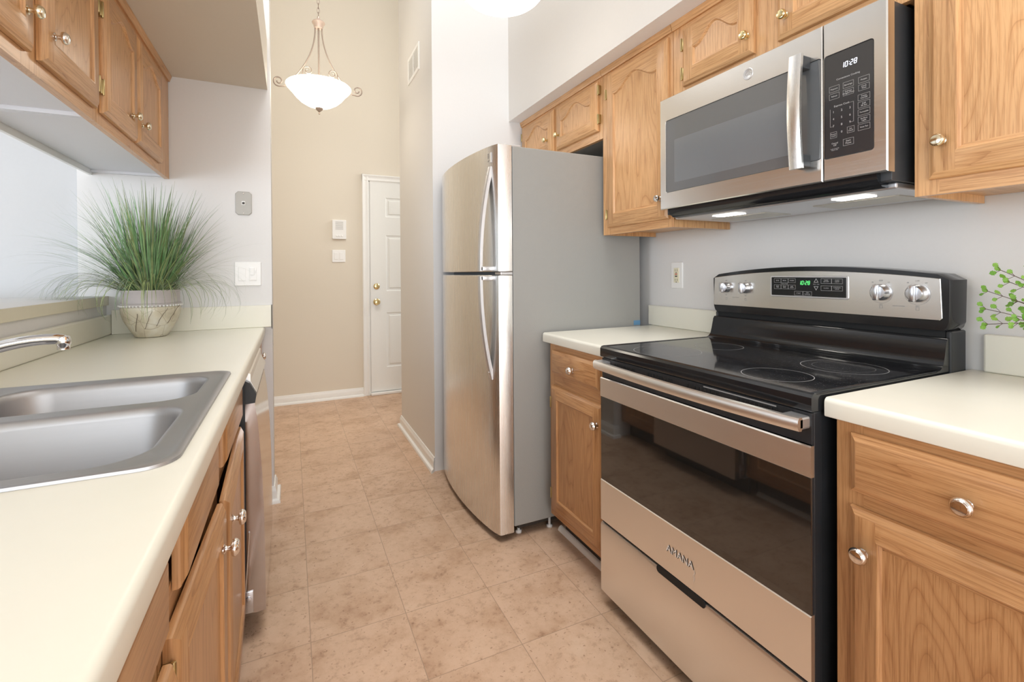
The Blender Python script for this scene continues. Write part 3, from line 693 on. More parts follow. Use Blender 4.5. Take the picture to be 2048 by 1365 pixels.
# ------------------------------------------------------------------ wall cabinets
def wall_cab(label, y0, y1, z0, z1, s, xf, xb, fronts, openings, bottom=oak_x, side_ends=(1, 1), group=None):
    t = thing('wall_cabinet', label, 'cabinet', (xf, (y0+y1)/2, z0), group or 'oak wall cabinets')
    bm = bmesh.new(); box(bm, xf+s*.019, xb, y0+.001, y1-.001, z0+.022, z1, mi=0)
    for yy in ((y0+.0005, y0+.015), (y1-.015, y1-.0005)): box(bm, xf+s*.019, xb, yy[0], yy[1], z0+(.0 if s > 0 else .008), z0+.024, mi=0 if s > 0 else 1)
    link(bm, 'carcass', [oak_v, bottom], t)
    link(BX(xf+s*.022, xb-s*.001, y0+.016, y1-.016, z0+.0195, z0+.0218), 'bottom_panel', bottom, t)
    face_frame(t, xf, s, y0+.0005, y1-.0005, z0, z1, openings, OAKS)
    bm = bmesh.new(); xs_ = xf-s*.0145
    P = [(xf, z1-.028), (xf-s*.007, z1-.028), (xf-s*.009, z1-.020), (xf-s*.013, z1-.010), (xf-s*.015, z1-.004), (xf-s*.015, z1), (xf, z1)]; prism(bm, P, 'Y', y0+.0002, y1-.0002)
    link(bm, 'top_moulding', oak_h, t)
    for f in fronts:
        o = front(t, 'door', f['y'][0], f['y'][1], f['z'][0], f['z'][1], xf-s*.019, s, OAKS, arch=f['a'], stile=f.get('st', .052), rail=.056, top=f.get('top', .042))
        if 'k' in f: knob(o, xf-s*.0185, f['k'][0], f['k'][1], s, f.get('km', brass_pale), r=.0145)
        for hy, hz in f.get('h', ()): hinge(o, xf-s*.010, hy, hz, s)
    return t
XU = 1.3634; ZT = 2.1508
wall_cab('short oak wall cabinet above the refrigerator with two arched doors', 1.869, YP-.003, 1.828, ZT, 1, XU, XW-.003,
    [dict(y=(2.318, 2.716), z=(1.868, 2.108), a=.056, top=.034, k=(2.385, 1.948), h=((2.720, 2.05), (2.720, 1.93)), km=brass),
     dict(y=(1.895, 2.285), z=(1.868, 2.108), a=.056, top=.034, k=(2.255, 1.944), h=((1.890, 2.065), (1.890, 1.925)), km=brass)], [(2.33, 2.70, 1.88, 2.10), (1.91, 2.27, 1.88, 2.10)], bottom=shade_print_grey)  # grey underside colour stands for the shaded recess over the refrigerator
wall_cab('tall oak wall cabinet with one arched door between refrigerator and microwave', 1.407, 1.867, 1.361, ZT, 1, XU, XW-.003,
    [dict(y=(1.425, 1.822), z=(1.394, 2.110), a=.054, top=.05, k=(1.462, 1.478), h=((1.828, 2.02), (1.828, 1.455)), km=nickel)], [(1.44, 1.81, 1.41, 2.10)])
wall_cab('short oak wall cabinet above the microwave with two arched doors', .6205, 1.405, 1.839, ZT, 1, XU, XW-.003,
    [dict(y=(1.043, 1.347), z=(1.886, 2.104), a=.054, top=.034, k=(1.062, 1.946), h=((1.351, 2.045), (1.351, 1.935)), km=brass),
     dict(y=(.655, .962), z=(1.886, 2.104), a=.054, top=.034, k=(.931, 1.948), km=brass, h=((.651, 2.045), (.651, 1.935)))], [(1.06, 1.335, 1.90, 2.09), (.67, .95, 1.90, 2.09)])
wall_cab('tall oak wall cabinet right of the microwave', .16, .618, 1.361, ZT, 1, XU, XW-.003,
    [dict(y=(.185, .586), z=(1.396, 2.110), a=.054, top=.05, k=(.558, 1.479), km=brass_pale)], [(.20, .57, 1.41, 2.10)])
wall_cab('unseen oak wall cabinet added at the near right for steel reflections', -.90, .1585, 1.361, ZT, 1, XU, XW-.003,
    [dict(y=(-.875, -.385), z=(1.396, 2.110), a=.054, top=.05), dict(y=(-.365, .135), z=(1.396, 2.110), a=.054, top=.05)], [(-.86, -.40, 1.41, 2.10), (-.35, .12, 1.41, 2.10)])  # unseen cabinet added so the steel has oak to reflect
XLU = -.5232; kz = 1.754
wall_cab('oak wall cabinet over the pass-through, end one nearest the potted grass', 1.806, YP-.003, 1.6435, 2.1365, -1, XLU, -.8105,
    [dict(y=(1.826, 2.166), z=(1.678, 2.078), a=.045, k=(2.097, kz), st=.045, h=((1.821, 1.99), (1.821, 1.755))),
     dict(y=(2.183, 2.548), z=(1.678, 2.078), a=.045, k=(2.212, kz-.003), st=.045)], [(1.85, 2.14, 1.70, 2.06), (2.20, 2.53, 1.70, 2.06)], bottom=under_pale)
wall_cab('oak wall cabinet over the pass-through, nearest the camera', .98, 1.804, 1.6435, 2.1365, -1, XLU, -.8105,
    [dict(y=(1.03, 1.392), z=(1.678, 2.078), a=.045, k=(1.353, kz), st=.045), dict(y=(1.436, 1.782), z=(1.678, 2.078), a=.045, k=(1.480, kz), st=.045, km=nickel, h=((1.787, 1.99), (1.787, 1.755)))],
    [(1.05, 1.37, 1.70, 2.06), (1.46, 1.77, 1.70, 2.06)], bottom=under_pale)
bm = BX(-.8235, -.8108, .98, YP-.002, 1.640, 2.136, bev=.001)
struct(link(bm, 'trim_3', trim_w))

# ------------------------------------------------------------------ refrigerator
t = thing('refrigerator', 'tall two-door stainless refrigerator with grey side and curved doors', 'refrigerator', (1.2, 2.28, 0))
FY0, FY1 = 1.882, 2.714
bm = BX(.890, 1.602, FY0+.006, FY1-.004, .055, 1.746, bev=.004); body = link(bm, 'body', fridge_grey, t)
link(BX(.885, .8995, FY0+.012, FY1-.01, .06, 1.742), 'gasket', gasket, t)
def fx(y): # door front in plan
    k = (y-(FY0+FY1)/2)/((FY1-FY0)/2); return .7695+.040*k*k+.006*k**8
def fdoor(z0, z1):
    bm = bmesh.new(); pts = [(.884, FY1), (.884, FY0)]
    r = .008; n = 26
    pts.append((fx(FY0)+r, FY0)); pts.append((fx(FY0)+.003, FY0+.002)); pts.append((fx(FY0)+.0005, FY0+.007))
    for i in range(1, n): y = FY0+.010+(FY1-FY0-.02)*i/n; pts.append((fx(y), y))
    pts += [(fx(FY1), FY1-.006), (fx(FY1)+.006, FY1)]
    b = .003; cx = .83; 
    def ring(z, d): return [(x+(d if x < .86 else 0), y+(d if y < FY0+.01 else (-d if y > FY1-.01 else 0)), z) for x, y in pts]
    loft(bm, [ring(z0, b), ring(z0+b, 0), ring(z1-b, 0), ring(z1, b)], True, True)
    return link(bm, 'door', steel_v, t, smooth=35)
up = fdoor(1.190, 1.7485); lo = fdoor(.032, 1.174)
lab(up, 'upper freezer door'); lab(lo, 'lower refrigerator door')
def fhandle(parent, zend, zmid):
    hy = 1.937; bm = bmesh.new(); n = 18; A = []
    for i in range(n+1):
        k = i/n; z = zmid+(zend-zmid)*k; bow = .052*(1-k**2.2)
        xo = fx(hy)-.004-bow; th = .014+.004*k; A.append((z, xo, th))
    hw = .0145
    rg = []
    for z, xo, th in A:
        rg.append([(xo+th, hy-hw, z), (xo+.003, hy-hw, z), (xo, hy-hw+.005, z), (xo, hy+hw-.005, z), (xo+.003, hy+hw, z), (xo+th, hy+hw, z)])
    loft(bm, rg, True, True)
    sgn = 1 if zend > zmid else -1
    box(bm, fx(hy)-.05, fx(hy)+.004, hy-hw, hy+hw, zmid, zmid+sgn*.02, bev=.003)
    lathe(bm, [(0, 0), (.003, 0), (.003, .001), (0, .001)], (fx(hy)-.006-.01, hy-hw, zend-sgn*.035), (0, -1, 0), 8)
    return link(bm, 'handle', alu, parent, smooth=35)
fhandle(up, 1.655, 1.193); fhandle(lo, .712, 1.171)
link(BX(.83, .888, FY0+.004, FY0+.07, 1.1752, 1.1888, bev=.003), 'centre_hinge', alu, t)
link(BX(.86, .94, FY0+.02, FY0+.09, 1.7465, 1.757, bev=.003), 'top_hinge_cover', alu, t)
bm = bmesh.new(); put = lambda u, v: Vector((fx(1.937-u)-.0012, 1.937-u, 1.694+v))
box(bm, fx(1.937)-.001, fx(1.937)+.003, 1.921, 1.953, 1.672, 1.716)
for i in range(5): quad(bm, put, -.013, .013, .018-i*.0045, .0195-i*.0045, sk=0, mi=1)
for i in range(4):
    for j in range(6): a = PI*j/6; b = PI*(j+1)/6; r1 = .0125-i*.0028; r2 = r1-.0011; vs = [bm.verts.new(put(r*math.cos(q), -.016+r*.6*math.sin(q))) for r, q in ((r1, a), (r1, b), (r2, b), (r2, a))]; bm.faces.new(vs).material_index = 1
lab(link(bm, 'badge', [alu, charcoal], up), 'small square grey maker badge')
for x, y in ((.93, FY0+.05), (1.55, FY0+.05), (.93, FY1-.05), (1.55, FY1-.05), (1.08, FY0+.03)):
    bm = bmesh.new(); lathe(bm, [(0, .058), (.006, .058), (.006, .012), (.014, .010), (.014, 0), (0, 0)], (x, y, .0), (0, 0, 1), 12); link(bm, 'foot', plate_w, t)
link(BX(.92, 1.58, FY0+.03, FY1-.03, .03, .0548), 'base_tray', toe_dark, t)
o = tag(link(BX(1.560, 1.600, FY0+.0045, FY0+.0062, .917, .94), 'masking_tape', tape_blue), 'scrap of blue masking tape on the rear edge of the refrigerator side', 'tape')
o.parent = None

# ------------------------------------------------------------------ range
t = thing('electric_range', 'freestanding stainless electric range with black glass cooktop', 'range', (1.3, 1.012, 0))
RY0, RY1 = .6355, 1.3905
link(BX(1.036, 1.655, RY0+.004, RY1-.002, .03, .893, bev=.002), 'body', black_satin, t)
link(BX(1.010, 1.0355, RY0+.002, RY1-.002, .045, .882, bev=.002), 'front_frame', black_satin, t)
# cooktop: frame + glass + rings
bm = bmesh.new()
prism(bm, [(1.000, .884), (.9975, .888), (.998, .914), (1.003, .9205), (1.012, .9225), (1.016, .9195), (1.508, .9195), (1.512, .922), (1.520, .922), (1.530, .926), (1.540, .936), (1.546, .955), (1.556, .995), (1.562, 1.003), (1.575, 1.005), (1.60, 1.0), (1.60, .884)], 'Y', RY0, RY1)
top = link(bm, 'cooktop', black_gloss, t, smooth=35)
for y0, y1 in ((RY0, RY0+.009), (RY1-.009, RY1)):
    pass
bm = BX(1.0165, 1.5075, RY0+.014, RY1-.014, .9192, .9212, bev=.0006); gl = link(bm, 'ceramic_glass', cooktop_m, top)
for y0, y1 in ((RY0+.0003, RY0+.0135), (RY1-.0135, RY1-.0003)): link(BX(1.008, 1.512, y0, y1, .919, .9228, bev=.0017), 'cooktop_rim', black_gloss, top, smooth=40)
for cx, cy, r in ((1.117, .800, .082), (1.365, .783, .100), (1.36, 1.19, .078), (1.13, 1.20, .108)):
    bm = bmesh.new()
    for rr in ((r, r-.0016), (r*.72, r*.72-.0004)) if r > .09 else ((r, r-.0016),):
        n = 72; a = [bm.verts.new((cx+rr[0]*math.cos(2*PI*i/n), cy+rr[0]*math.sin(2*PI*i/n), .9214)) for i in range(n)]; b = [bm.verts.new((cx+rr[1]*math.cos(2*PI*i/n), cy+rr[1]*math.sin(2*PI*i/n), .9214)) for i in range(n)]
        for i in range(n): bm.faces.new((a[i], a[(i+1) % n], b[(i+1) % n], b[i]))
    link(bm, 'burner_ring', grey_ink, gl)
# vent strip under the cooktop
bm = bmesh.new(); box(bm, 1.004, 1.011, RY0+.003, RY1-.003, .812, .880, bev=.001)
for k in range(4):
    for i in range(9):
        y = RY1-.075-k*.165-i*.0125
        if k in (0, 1, 2, 3): box(bm, 1.0025, 1.0045, y-.0035, y+.0035, .838, .870, mi=1)
box(bm, 1.0027, 1.0045, .72, .93, .8735, .8765, mi=2)
link(bm, 'vent_panel', [black_satin, black_deep, grey_ink], t)
# oven door
XD = .9965
bm = BX(XD+.004, 1.009, RY0+.0015, RY1-.0015, .300, .8105, bev=.002); od = link(bm, 'oven_door', black_satin, t)
def steel_strip(parent, name, z0, z1, y0=RY0+.001, y1=RY1-.001, x=XD, label=None, m=steel_warm):
    bm = bmesh.new(); P = [(x+.012, z0), (x+.001, z0), (x, z0+.001), (x, z1-.003), (x+.003, z1), (x+.012, z1)]; prism(bm, P, 'Y', y0, y1)
    o = link(bm, name, m, parent, smooth=30)
    if label: lab(o, label)
    return o
steel_strip(od, 'upper_trim', .743, .8105, label='stainless strip under the handle')
lt = steel_strip(od, 'lower_trim', .302, .4475, label='stainless lower strip of the oven door')
bm = BX(XD+.0015, XD+.006, RY0+.0015, RY1-.0015, .4472, .7432, bev=.0008); link(bm, 'window', glass_dark, od)
bm = bmesh.new(); pl = lambda u, v: Vector((XD-.0008, 1.012-u, .372+v))
text_into(bm, 'AMANA', .029, lambda u, v: pl(u, v)+Vector((-.0012, 0, 0)))
text_into(bm, 'AMANA', .029, lambda u, v: pl(u+.0011, v-.0011)+Vector((-.0003, 0, 0)), mi=1)
tw = [(.052, -.008), (.056, -.016), (.050, -.024), (.055, -.032), (.050, -.040)]
for a, b in zip(tw, tw[1:]): bm.faces.new([bm.verts.new(pl(*q)) for q in (a, (a[0]+.0015, a[1]), (b[0]+.0015, b[1]), b)])
link(bm, 'logo', [plate_w, slot_dark], lt)
# handle: bowed flat bar with end brackets
bm = bmesh.new(); n = 24; rg = []
for i in range(n+1):
    k = i/n; y = RY1-.006-(RY1-RY0-.012)*k; bow = math.sin(PI*k)**.8*.020; x = .962-bow
    rg.append([(x+.016, y, .851), (x+.012, y, .8445), (x+.004, y, .8455), (x, y, .852), (x, y, .867), (x+.004, y, .8735), (x+.012, y, .875), (x+.016, y, .870)])
loft(bm, rg, True, True); hd = link(bm, 'handle', steel_warm, od, smooth=35)
for y in (RY0+.006, RY1-.052): link(BX(.966, 1.006, y, y+.046, .8465, .874, bev=.005), 'bracket', alu, hd)
# drawer
bm = bmesh.new(); prism(bm, [(1.004, .048), (XD+.001, .048), (XD-.001, .052), (XD-.001, .284), (XD+.002, .292), (XD+.010, .2945), (1.009, .288)], 'Y', RY0+.001, RY1-.001)
dw = link(bm, 'storage_drawer', steel_warm, t, smooth=30)
bm = bmesh.new(); box(bm, XD+.0065, 1.0095, RY0+.003, RY1-.003, .284, .301); 
link(bm, 'drawer_gap', black_deep, t)
bm = bmesh.new(); P = rrect(.92, 1.105, .278, .300, .010, 5); loft(bm, [[(XD-.0016, a, b) for a, b in P], [(XD+.004, a, b) for a, b in P]], True, True, smooth=False)
link(bm, 'finger_recess', black_deep, dw)
for x, y in ((1.08, RY0+.05), (1.08, RY1-.05), (1.6, RY0+.05), (1.6, RY1-.05)):
    bm = bmesh.new(); lathe(bm, [(0, .035), (.012, .035), (.016, 0), (0, 0)], (x, y, 0), (0, 0, 1), 12); link(bm, 'foot', black_satin, t)
# backguard console
XB = 1.560
def arc(y, z_end, z_mid):
    k = (y-1.013)/.388; return z_mid+(z_end-z_mid)*k*k
bm = bmesh.new(); n = 30; fr = []; bk = []
for i in range(n+1):
    y = .626+(1.400-.626)*i/n; e_ = min(1, (i+.0)/1.0, (n-i)/1.0); fr.append((y, arc(y, 1.170, 1.200)-(0 if 0 < i < n else .012)))
outl = fr+[(1.398, 1.045), (1.393, 1.030), (1.385, 1.022), (.640, 1.022), (.633, 1.030), (.628, 1.045)]
cz = 1.1
def sh(P, x, k, dz=0): return [(x, 1.013+(a-1.013)*k, cz+(b-cz)*k+dz) for a, b in P]
loft(bm, [sh(outl, XB+.003, .985), sh(outl, XB+.012, 1.0), sh(outl, 1.640, 1.0), sh(outl, 1.652, .97)], True, True, smooth=False)
cons = link(bm, 'control_console', black_gloss, t, smooth=40)
link(BX(1.575, 1.655, RY0+.01, RY1-.01, .893, 1.024), 'console_support', black_deep, t)
for y0, y1 in ((RY0-.004, RY0+.009), (RY1-.009, RY1+.002)): link(BX(1.572, 1.650, y0, y1, .895, 1.022, bev=.004), 'console_side', black_satin, t)
bm = bmesh.new(); P = [(.646, 1.056), (.652, 1.050), (1.386, 1.050), (1.392, 1.056)]
P += [(1.386-(1.386-.650)*i/n, arc(1.386-(1.386-.650)*i/n, 1.158, 1.184)) for i in range(n+1)]
loft(bm, [[(XB+.006, a, b) for a, b in P], [(XB+.0005, a, b) for a, b in P], [(XB-.0005, 1.019+(a-1.019)*.997, 1.11+(b-1.11)*.985) for a, b in P]], True, True, smooth=False)
face = link(bm, 'steel_face', steel_h, cons)
bm = bmesh.new(); plate_x(bm, XB-.0025, 1, .876, 1.139, 1.094, 1.1675, .006, .004); link(bm, 'display_bezel', alu, cons)
bm = bmesh.new(); plate_x(bm, XB-.0032, 1, .882, 1.134, 1.099, 1.163, .003, .003); disp = link(bm, 'display', black_gloss, cons)
bm = bmesh.new(); xp = XB-.0036; pt = lambda yc, zc: (lambda u, v: Vector((xp, yc-u, zc+v)))
for r_, zc, tx in ((0, 1.151, ('BAKE', 'BROIL', 'WARM')), (1, 1.129, ('BAKE\nTIME', 'DELAY\nBAKE', 'KEEP\nWARM'))):
    for i, s_ in enumerate(tx):
        yc = 1.110-i*.0262; frame_line(bm, pt(yc, zc), -.013, .013, -.0072, .0072, .0006); text_into(bm, s_, .0045 if '\n' in s_ else .0052, pt(yc, zc+.0002))
text_into(bm, 'COOK & HOLD', .0038, pt(1.085, 1.1402))
for i, s_ in enumerate(('START', 'OFF\nCANCEL')):
    yc = 1.034-i*.030; frame_line(bm, pt(yc, 1.1085), -.0148, .0148, -.007, .007, .0006); text_into(bm, s_, .005, pt(yc, 1.1087))
for i, s_ in enumerate(('TIMER\nSET/OFF', 'OVEN\nLIGHT')): yc = .943-i*.0335; frame_line(bm, pt(yc, 1.151), -.0165, .0165, -.008, .008, .0006); text_into(bm, s_, .0048, pt(yc, 1.1512))
for i, s_ in enumerate(('CLOCK', 'CONTROL\nLOCK')): yc = .943-i*.0335; frame_line(bm, pt(yc, 1.128), -.0165, .0165, -.008, .008, .0006); text_into(bm, s_, .0048, pt(yc, 1.1282))
text_into(bm, 'TEMP / TIME', .0038, pt(.975, 1.1400))
def tri(zc, sg):
    A = [(-.0075, -.006*sg), (.0075, -.006*sg), (0, .0075*sg)]; B = [(a*.74, b*.74-.0004*sg) for a, b in A]; f_ = pt(.975, zc)
    va = [bm.verts.new(f_(*q)) for q in A]; vb = [bm.verts.new(f_(*q)) for q in B]
    for i in range(3): bm.faces.new((va[i], va[(i+1) % 3], vb[(i+1) % 3], vb[i]))
tri(1.152, 1); tri(1.1275, -1)
link(bm, 'button_print', white_ink, disp)
bm = bmesh.new(); seven(bm, '10:28', .0135, lambda u, v: Vector((xp, 1.0335-u, 1.1375+v))); link(bm, 'clock_digits', led_green, disp)
bm = bmesh.new(); xq = XB-.0009
for y, big in ((1.329, 0), (1.2415, 0), (.789, 1), (.7005, 1)):
    r = .030 if big else .023
    for i in range(28):
        if 5 <= i <= 8: continue
        a = 2*PI*i/28+.05; a2 = 2*PI*(i+.85)/28+.05
        vs = [bm.verts.new((xq, y+q*math.cos(b), 1.1185+q*math.sin(b))) for q, b in ((r, a), (r, a2), (r-.0006, a2), (r-.0006, a))]; bm.faces.new(vs)
    text_into(bm, 'OFF', .006, lambda u, v: Vector((xq, y-u, 1.1185+r+.006+v))); text_into(bm, 'LO', .0045, lambda u, v: Vector((xq, y-.02-u, 1.1185+r+.001+v))); text_into(bm, 'HI', .0045, lambda u, v: Vector((xq, y+.022-u, 1.1185+r+.001+v)))
    text_into(bm, 'MED', .0045, lambda u, v: Vector((xq, y-u, 1.1185-r-.004+v)))
    frame_line(bm, lambda u, v: Vector((xq, y-u, 1.0775+v)), -.004, .004, -.004, .004, .0006)
text_into(bm, 'SURFACE BURNERS', .0035, lambda u, v: Vector((xq, .745-u, 1.083+v))); text_into(bm, 'SURFACE BURNERS', .0035, lambda u, v: Vector((xq, 1.285-u, 1.083+v)))
link(bm, 'dial_print', grey_ink, face)
for y, big in ((1.329, 0), (1.2415, 0), (.789, 1), (.7005, 1)):
    r = .0225 if big else .0195; bm = bmesh.new()
    lathe(bm, [(0, -.001), (r*1.06, -.001), (r*1.06, .004), (r, .006), (r*.97, .016), (r*.82, .0205), (0, .0215)], (XB-.0005, y, 1.1205), (-1, 0, 0), 28)
    t_ = bmesh.new(); box(t_, XB-.036, XB-.018, y-.0065, y+.0065, 1.1205-r*1.0, 1.1205+r*1.0, bev=.003); merge(bm, t_)
    link(bm, 'control_knob', knob_metal, cons, smooth=35)

# ------------------------------------------------------------------ microwave
t = thing('microwave', 'stainless over-the-range microwave hanging above the range', 'microwave', (1.48, 1.012, 1.40))
MX = 1.2816; MY0, MY1, MS = .634, 1.3935, .7845; MZ0, MZ1 = 1.4207, 1.8358
link(BX(1.312, XW-.004, MY0+.006, MY1-.006, 1.402, 1.8358, bev=.002), 'body', charcoal, t)
def bx_front(name, y0, y1, wy0, wy1, wz0, wz1, open_side=None):
    """steel frame face with a rounded opening"""
    bm = bmesh.new(); Pi = rrect(wy0, wy1, wz0, wz1, .008, 5)
    n = len(Pi)
    def outp(a, b):
        cy, cz_ = (wy0+wy1)/2, (wz0+wz1)/2; hw, hh = (wy1-wy0)/2, (wz1-wz0)/2
        return a, b
    # outer rectangle sampled to match: corners map to corners
    per = n//4; Po = []
    cs = [(y1, MZ1), (y0, MZ1), (y0, MZ0), (y1, MZ0)]
    for c in range(4):
        for i in range(per): Po.append(cs[c])
    r0 = [(MX+.004, a, b) for a, b in Pi]; r1 = [(MX, a+(.0012 if a > (wy0+wy1)/2 else -.0012), b+(.0012 if b > (wz0+wz1)/2 else -.0012)) for a, b in Pi]
    A = [bm.verts.new(p) for p in r0]; B = [bm.verts.new(p) for p in r1]
    for i in range(n): bm.faces.new((A[i], A[(i+1) % n], B[(i+1) % n], B[i]))
    e = .003; CV = [bm.verts.new((MX, a+(-e if a == y1 else e), b+(-e if b == MZ1 else e))) for a, b in cs]
    for c in range(4):
        for i in range(per-1): bm.faces.new((B[c*per+i], B[c*per+i+1], CV[c]))
        j = (c+1) % 4; bm.faces.new((B[c*per+per-1], B[(j*per) % n], CV[j], CV[c]))
    OV = [bm.verts.new((MX+.003, a, b)) for a, b in cs]; EV = [bm.verts.new((MX+.030, a, b)) for a, b in cs]
    for c in range(4):
        j = (c+1) % 4; bm.faces.new((CV[c], CV[j], OV[j], OV[c])); bm.faces.new((OV[c], OV[j], EV[j], EV[c]))
    bm.faces.new(EV[::-1])
    return link(bm, name, steel_h, t, smooth=30)
mdoor = bx_front('door', MS+.001, MY1, .789, 1.3625, 1.482, 1.750)
mpan = bx_front('control_panel_frame', MY0, MS-.001, .6635, .7805, 1.479, 1.748)
bm = bmesh.new(); plate_x(bm, MX+.0012, 1, .789, 1.3625, 1.482, 1.750, .008, .006); win = link(bm, 'window', glass_mw, mdoor)
bm = bmesh.new(); plate_x(bm, MX+.0008, 1, .873, 1.3215, 1.512, 1.672, .006, .002); link(bm, 'perforated_screen', screen_mesh, win)
bm = bmesh.new(); lathe(bm, [(0, 0), (.0175, 0), (.0175, .0012), (.0160, .0018), (.0150, .0012), (0, .0012)], (MX+.0002, 1.009, 1.793), (-1, 0, 0), 32)
text_into(bm, 'GE', .017, lambda u, v: Vector((MX-.0014, 1.009-u, 1.793+v)), mi=1); lathe(bm, [(.0130, .0014), (.0133, .0016), (.0136, .0014)], (MX+.0002, 1.009, 1.793), (-1, 0, 0), 32, mi=1)
link(bm, 'logo', [alu, shade_print_grey], mdoor)
# door handle: wide flat bowed bar on dark mounts
bm = bmesh.new(); n = 16; rg = []
for i in range(n+1):
    k = i/n; z = 1.462+(1.770-1.462)*k; b = math.sin(PI*k)*.010; x = MX-.040-b; y0, y1 = .816, .852
    rg.append([(x+.010, y0, z), (x+.002, y0, z), (x, y0+.003, z), (x, y1-.003, z), (x+.002, y1, z), (x+.010, y1, z)])
loft(bm, rg, True, True); mh = link(bm, 'handle', steel_v, mdoor, smooth=35)
for z0, z1 in ((1.466, 1.500), (1.732, 1.766)): link(BX(MX-.034, MX+.002, .817, .851, z0, z1, bev=.003), 'mount', charcoal, mh)
bm = bmesh.new(); plate_x(bm, MX+.0010, 1, .6635, .7805, 1.479, 1.748, .006, .006); cp = link(bm, 'control_panel', glass_panel, mpan)
xp2 = MX+.0004
bm = bmesh.new(); seven(bm, '10:28', .0135, lambda u, v: Vector((xp2, .7385-u, 1.7035+v))); link(bm, 'clock_digits', led_white, cp)
bm = bmesh.new(); pm = lambda yc, zc: (lambda u, v: Vector((xp2, yc-u, zc+v)))
def key(yc, zc, s_, w=.0125, h=.0075, sz=.0052):
    frame_line(bm, pm(yc, zc), -w, w, -h, h, .00045); text_into(bm, s_, sz, pm(yc, zc))
text_into(bm, 'Convenience Cooking', .0062, pm(.722, 1.6785))
for (a, b, s_) in ((.755, 1.657, 'Popcorn'), (.721, 1.657, 'Beverage'), (.685, 1.657, 'Potato'), (.755, 1.638, 'Reheat'), (.721, 1.638, 'Defrost\nWeight/Time'), (.685, 1.638, 'Cook\nTime')): key(a, b, s_)
text_into(bm, 'Express Cook', .0066, pm(.737, 1.611))
for i, s_ in enumerate('123456789'): text_into(bm, s_, .0078, pm(.757-(i % 3)*.020, 1.597-(i//3)*.0182))
text_into(bm, '0', .0078, pm(.737, 1.5415))
for (a, b, s_) in ((.685, 1.614, 'Timer\nOn/Off'), (.685, 1.5955, 'Add\n30 Sec'), (.685, 1.577, 'Turntable'), (.685, 1.5585, 'Surface\nLight'), (.685, 1.540, 'Vent Fan')): key(a, b, s_, w=.0135)
key(.757, 1.5375, 'Power\nLevel', w=.008, h=.0078, sz=.005); key(.7155, 1.5415, 'Set\nClock', w=.0085, h=.0078, sz=.005); key(.721, 1.512, 'Start\nPause', w=.0125, h=.0085, sz=.006)
text_into(bm, 'Cancel\nOff', .0058, pm(.754, 1.513)); text_into(bm, 'Lock Controls\nHold 3 Sec', .0036, pm(.754, 1.500))
for a in ((.0165, .0170, -.040, .006), ): pass
for u0, u1, v0, v1 in ((-.0285, -.028, -.040, .006), (.028, .0285, -.040, .010), (-.0285, -.020, -.0402, -.0398), (.020, .0285, -.0402, -.0398), (.020, .0285, .0098, .0102)): quad(bm, pm(.737, 1.600), u0, u1, v0, v1, sk=0)
link(bm, 'button_print', white_ink, cp)
# underside: chin, lights, filters
bm = bmesh.new(); prism(bm, [(1.293, 1.4205), (1.300, 1.402), (1.318, 1.391), (1.36, 1.388), (1.36, 1.4205)], 'Y', MY0+.03, MY1-.03); link(bm, 'chin', black_gloss, t, smooth=50)
bm = bmesh.new(); box(bm, 1.345, XW-.02, MY0+.012, MY1-.012, 1.386, 1.4015, bev=.004); link(bm, 'underside', alu, t)
for y0, y1 in ((.70, .93), (1.09, 1.32)):
    link(BX(1.47, 1.60, y0, y1, 1.3835, 1.3865), 'grease_filter', filter_mesh, t)
for y0, y1 in ((.735, .825), (1.14, 1.24)):
    link(BX(1.385, 1.435, y0, y1, 1.3838, 1.3865, bev=.001), 'lamp_lens', lamp_hot, t)

# ------------------------------------------------------------------ dishwasher
t = thing('dishwasher', 'stainless dishwasher with its door slightly proud of the cabinets', 'dishwasher', (-.35, 2.03, 0))
DY0, DY1 = 1.722, 2.326
link(BX(-.158, -.74, DY0+.004, DY1-.004, .09, .868), 'tub', plate_grey, t)
bm = bmesh.new(); P = [(-.136, .775), (-.109, .772), (-.100, .70), (-.090, .55), (-.085, .40), (-.083, .20), (-.083, .098), (-.114, .095), (-.136, .11)]
prism(bm, P, 'Y', DY0, DY1); dd = link(bm, 'door', steel_dw, t, smooth=35)
bm = bmesh.new(); prism(bm, [(-.136, .770), (-.108, .772), (-.104, .800), (-.122, .836), (-.136, .845)], 'Y', DY0-.0005, DY0+.022); link(bm, 'handle_end_cap', black_satin, dd)
bm = bmesh.new(); prism(bm, [(-.136, .779), (-.110, .779), (-.104, .800), (-.1215, .838), (-.122, .862), (-.130, .866), (-.136, .866)], 'Y', DY0+.023, DY1)
lab(link(bm, 'control_strip', steel_warm, dd), 'slanted stainless control strip')
link(BX(-.158, -.1365, DY0+.002, DY1-.002, .10, .868), 'door_liner', black_satin, dd)
bm = BX(-.20, -.19, DY0, DY1, 0, .09); link(bm, 'kick_plate', black_satin, t)
bm = bmesh.new(); box(bm, -.150, -.118, DY0-.004, DY0+.001, .10, .17, bev=.002); lathe(bm, [(0, 0), (.009, 0), (.009, .004), (.004, .005), (0, .005)], (-.132, DY0-.004, .145), (0, -1, 0), 14); tube(bm, [(-.140, DY0-.003, .17), (-.128, DY0-.003, .36)], .0025, 6)
link(bm, 'door_hinge', knob_metal, t, smooth=40)

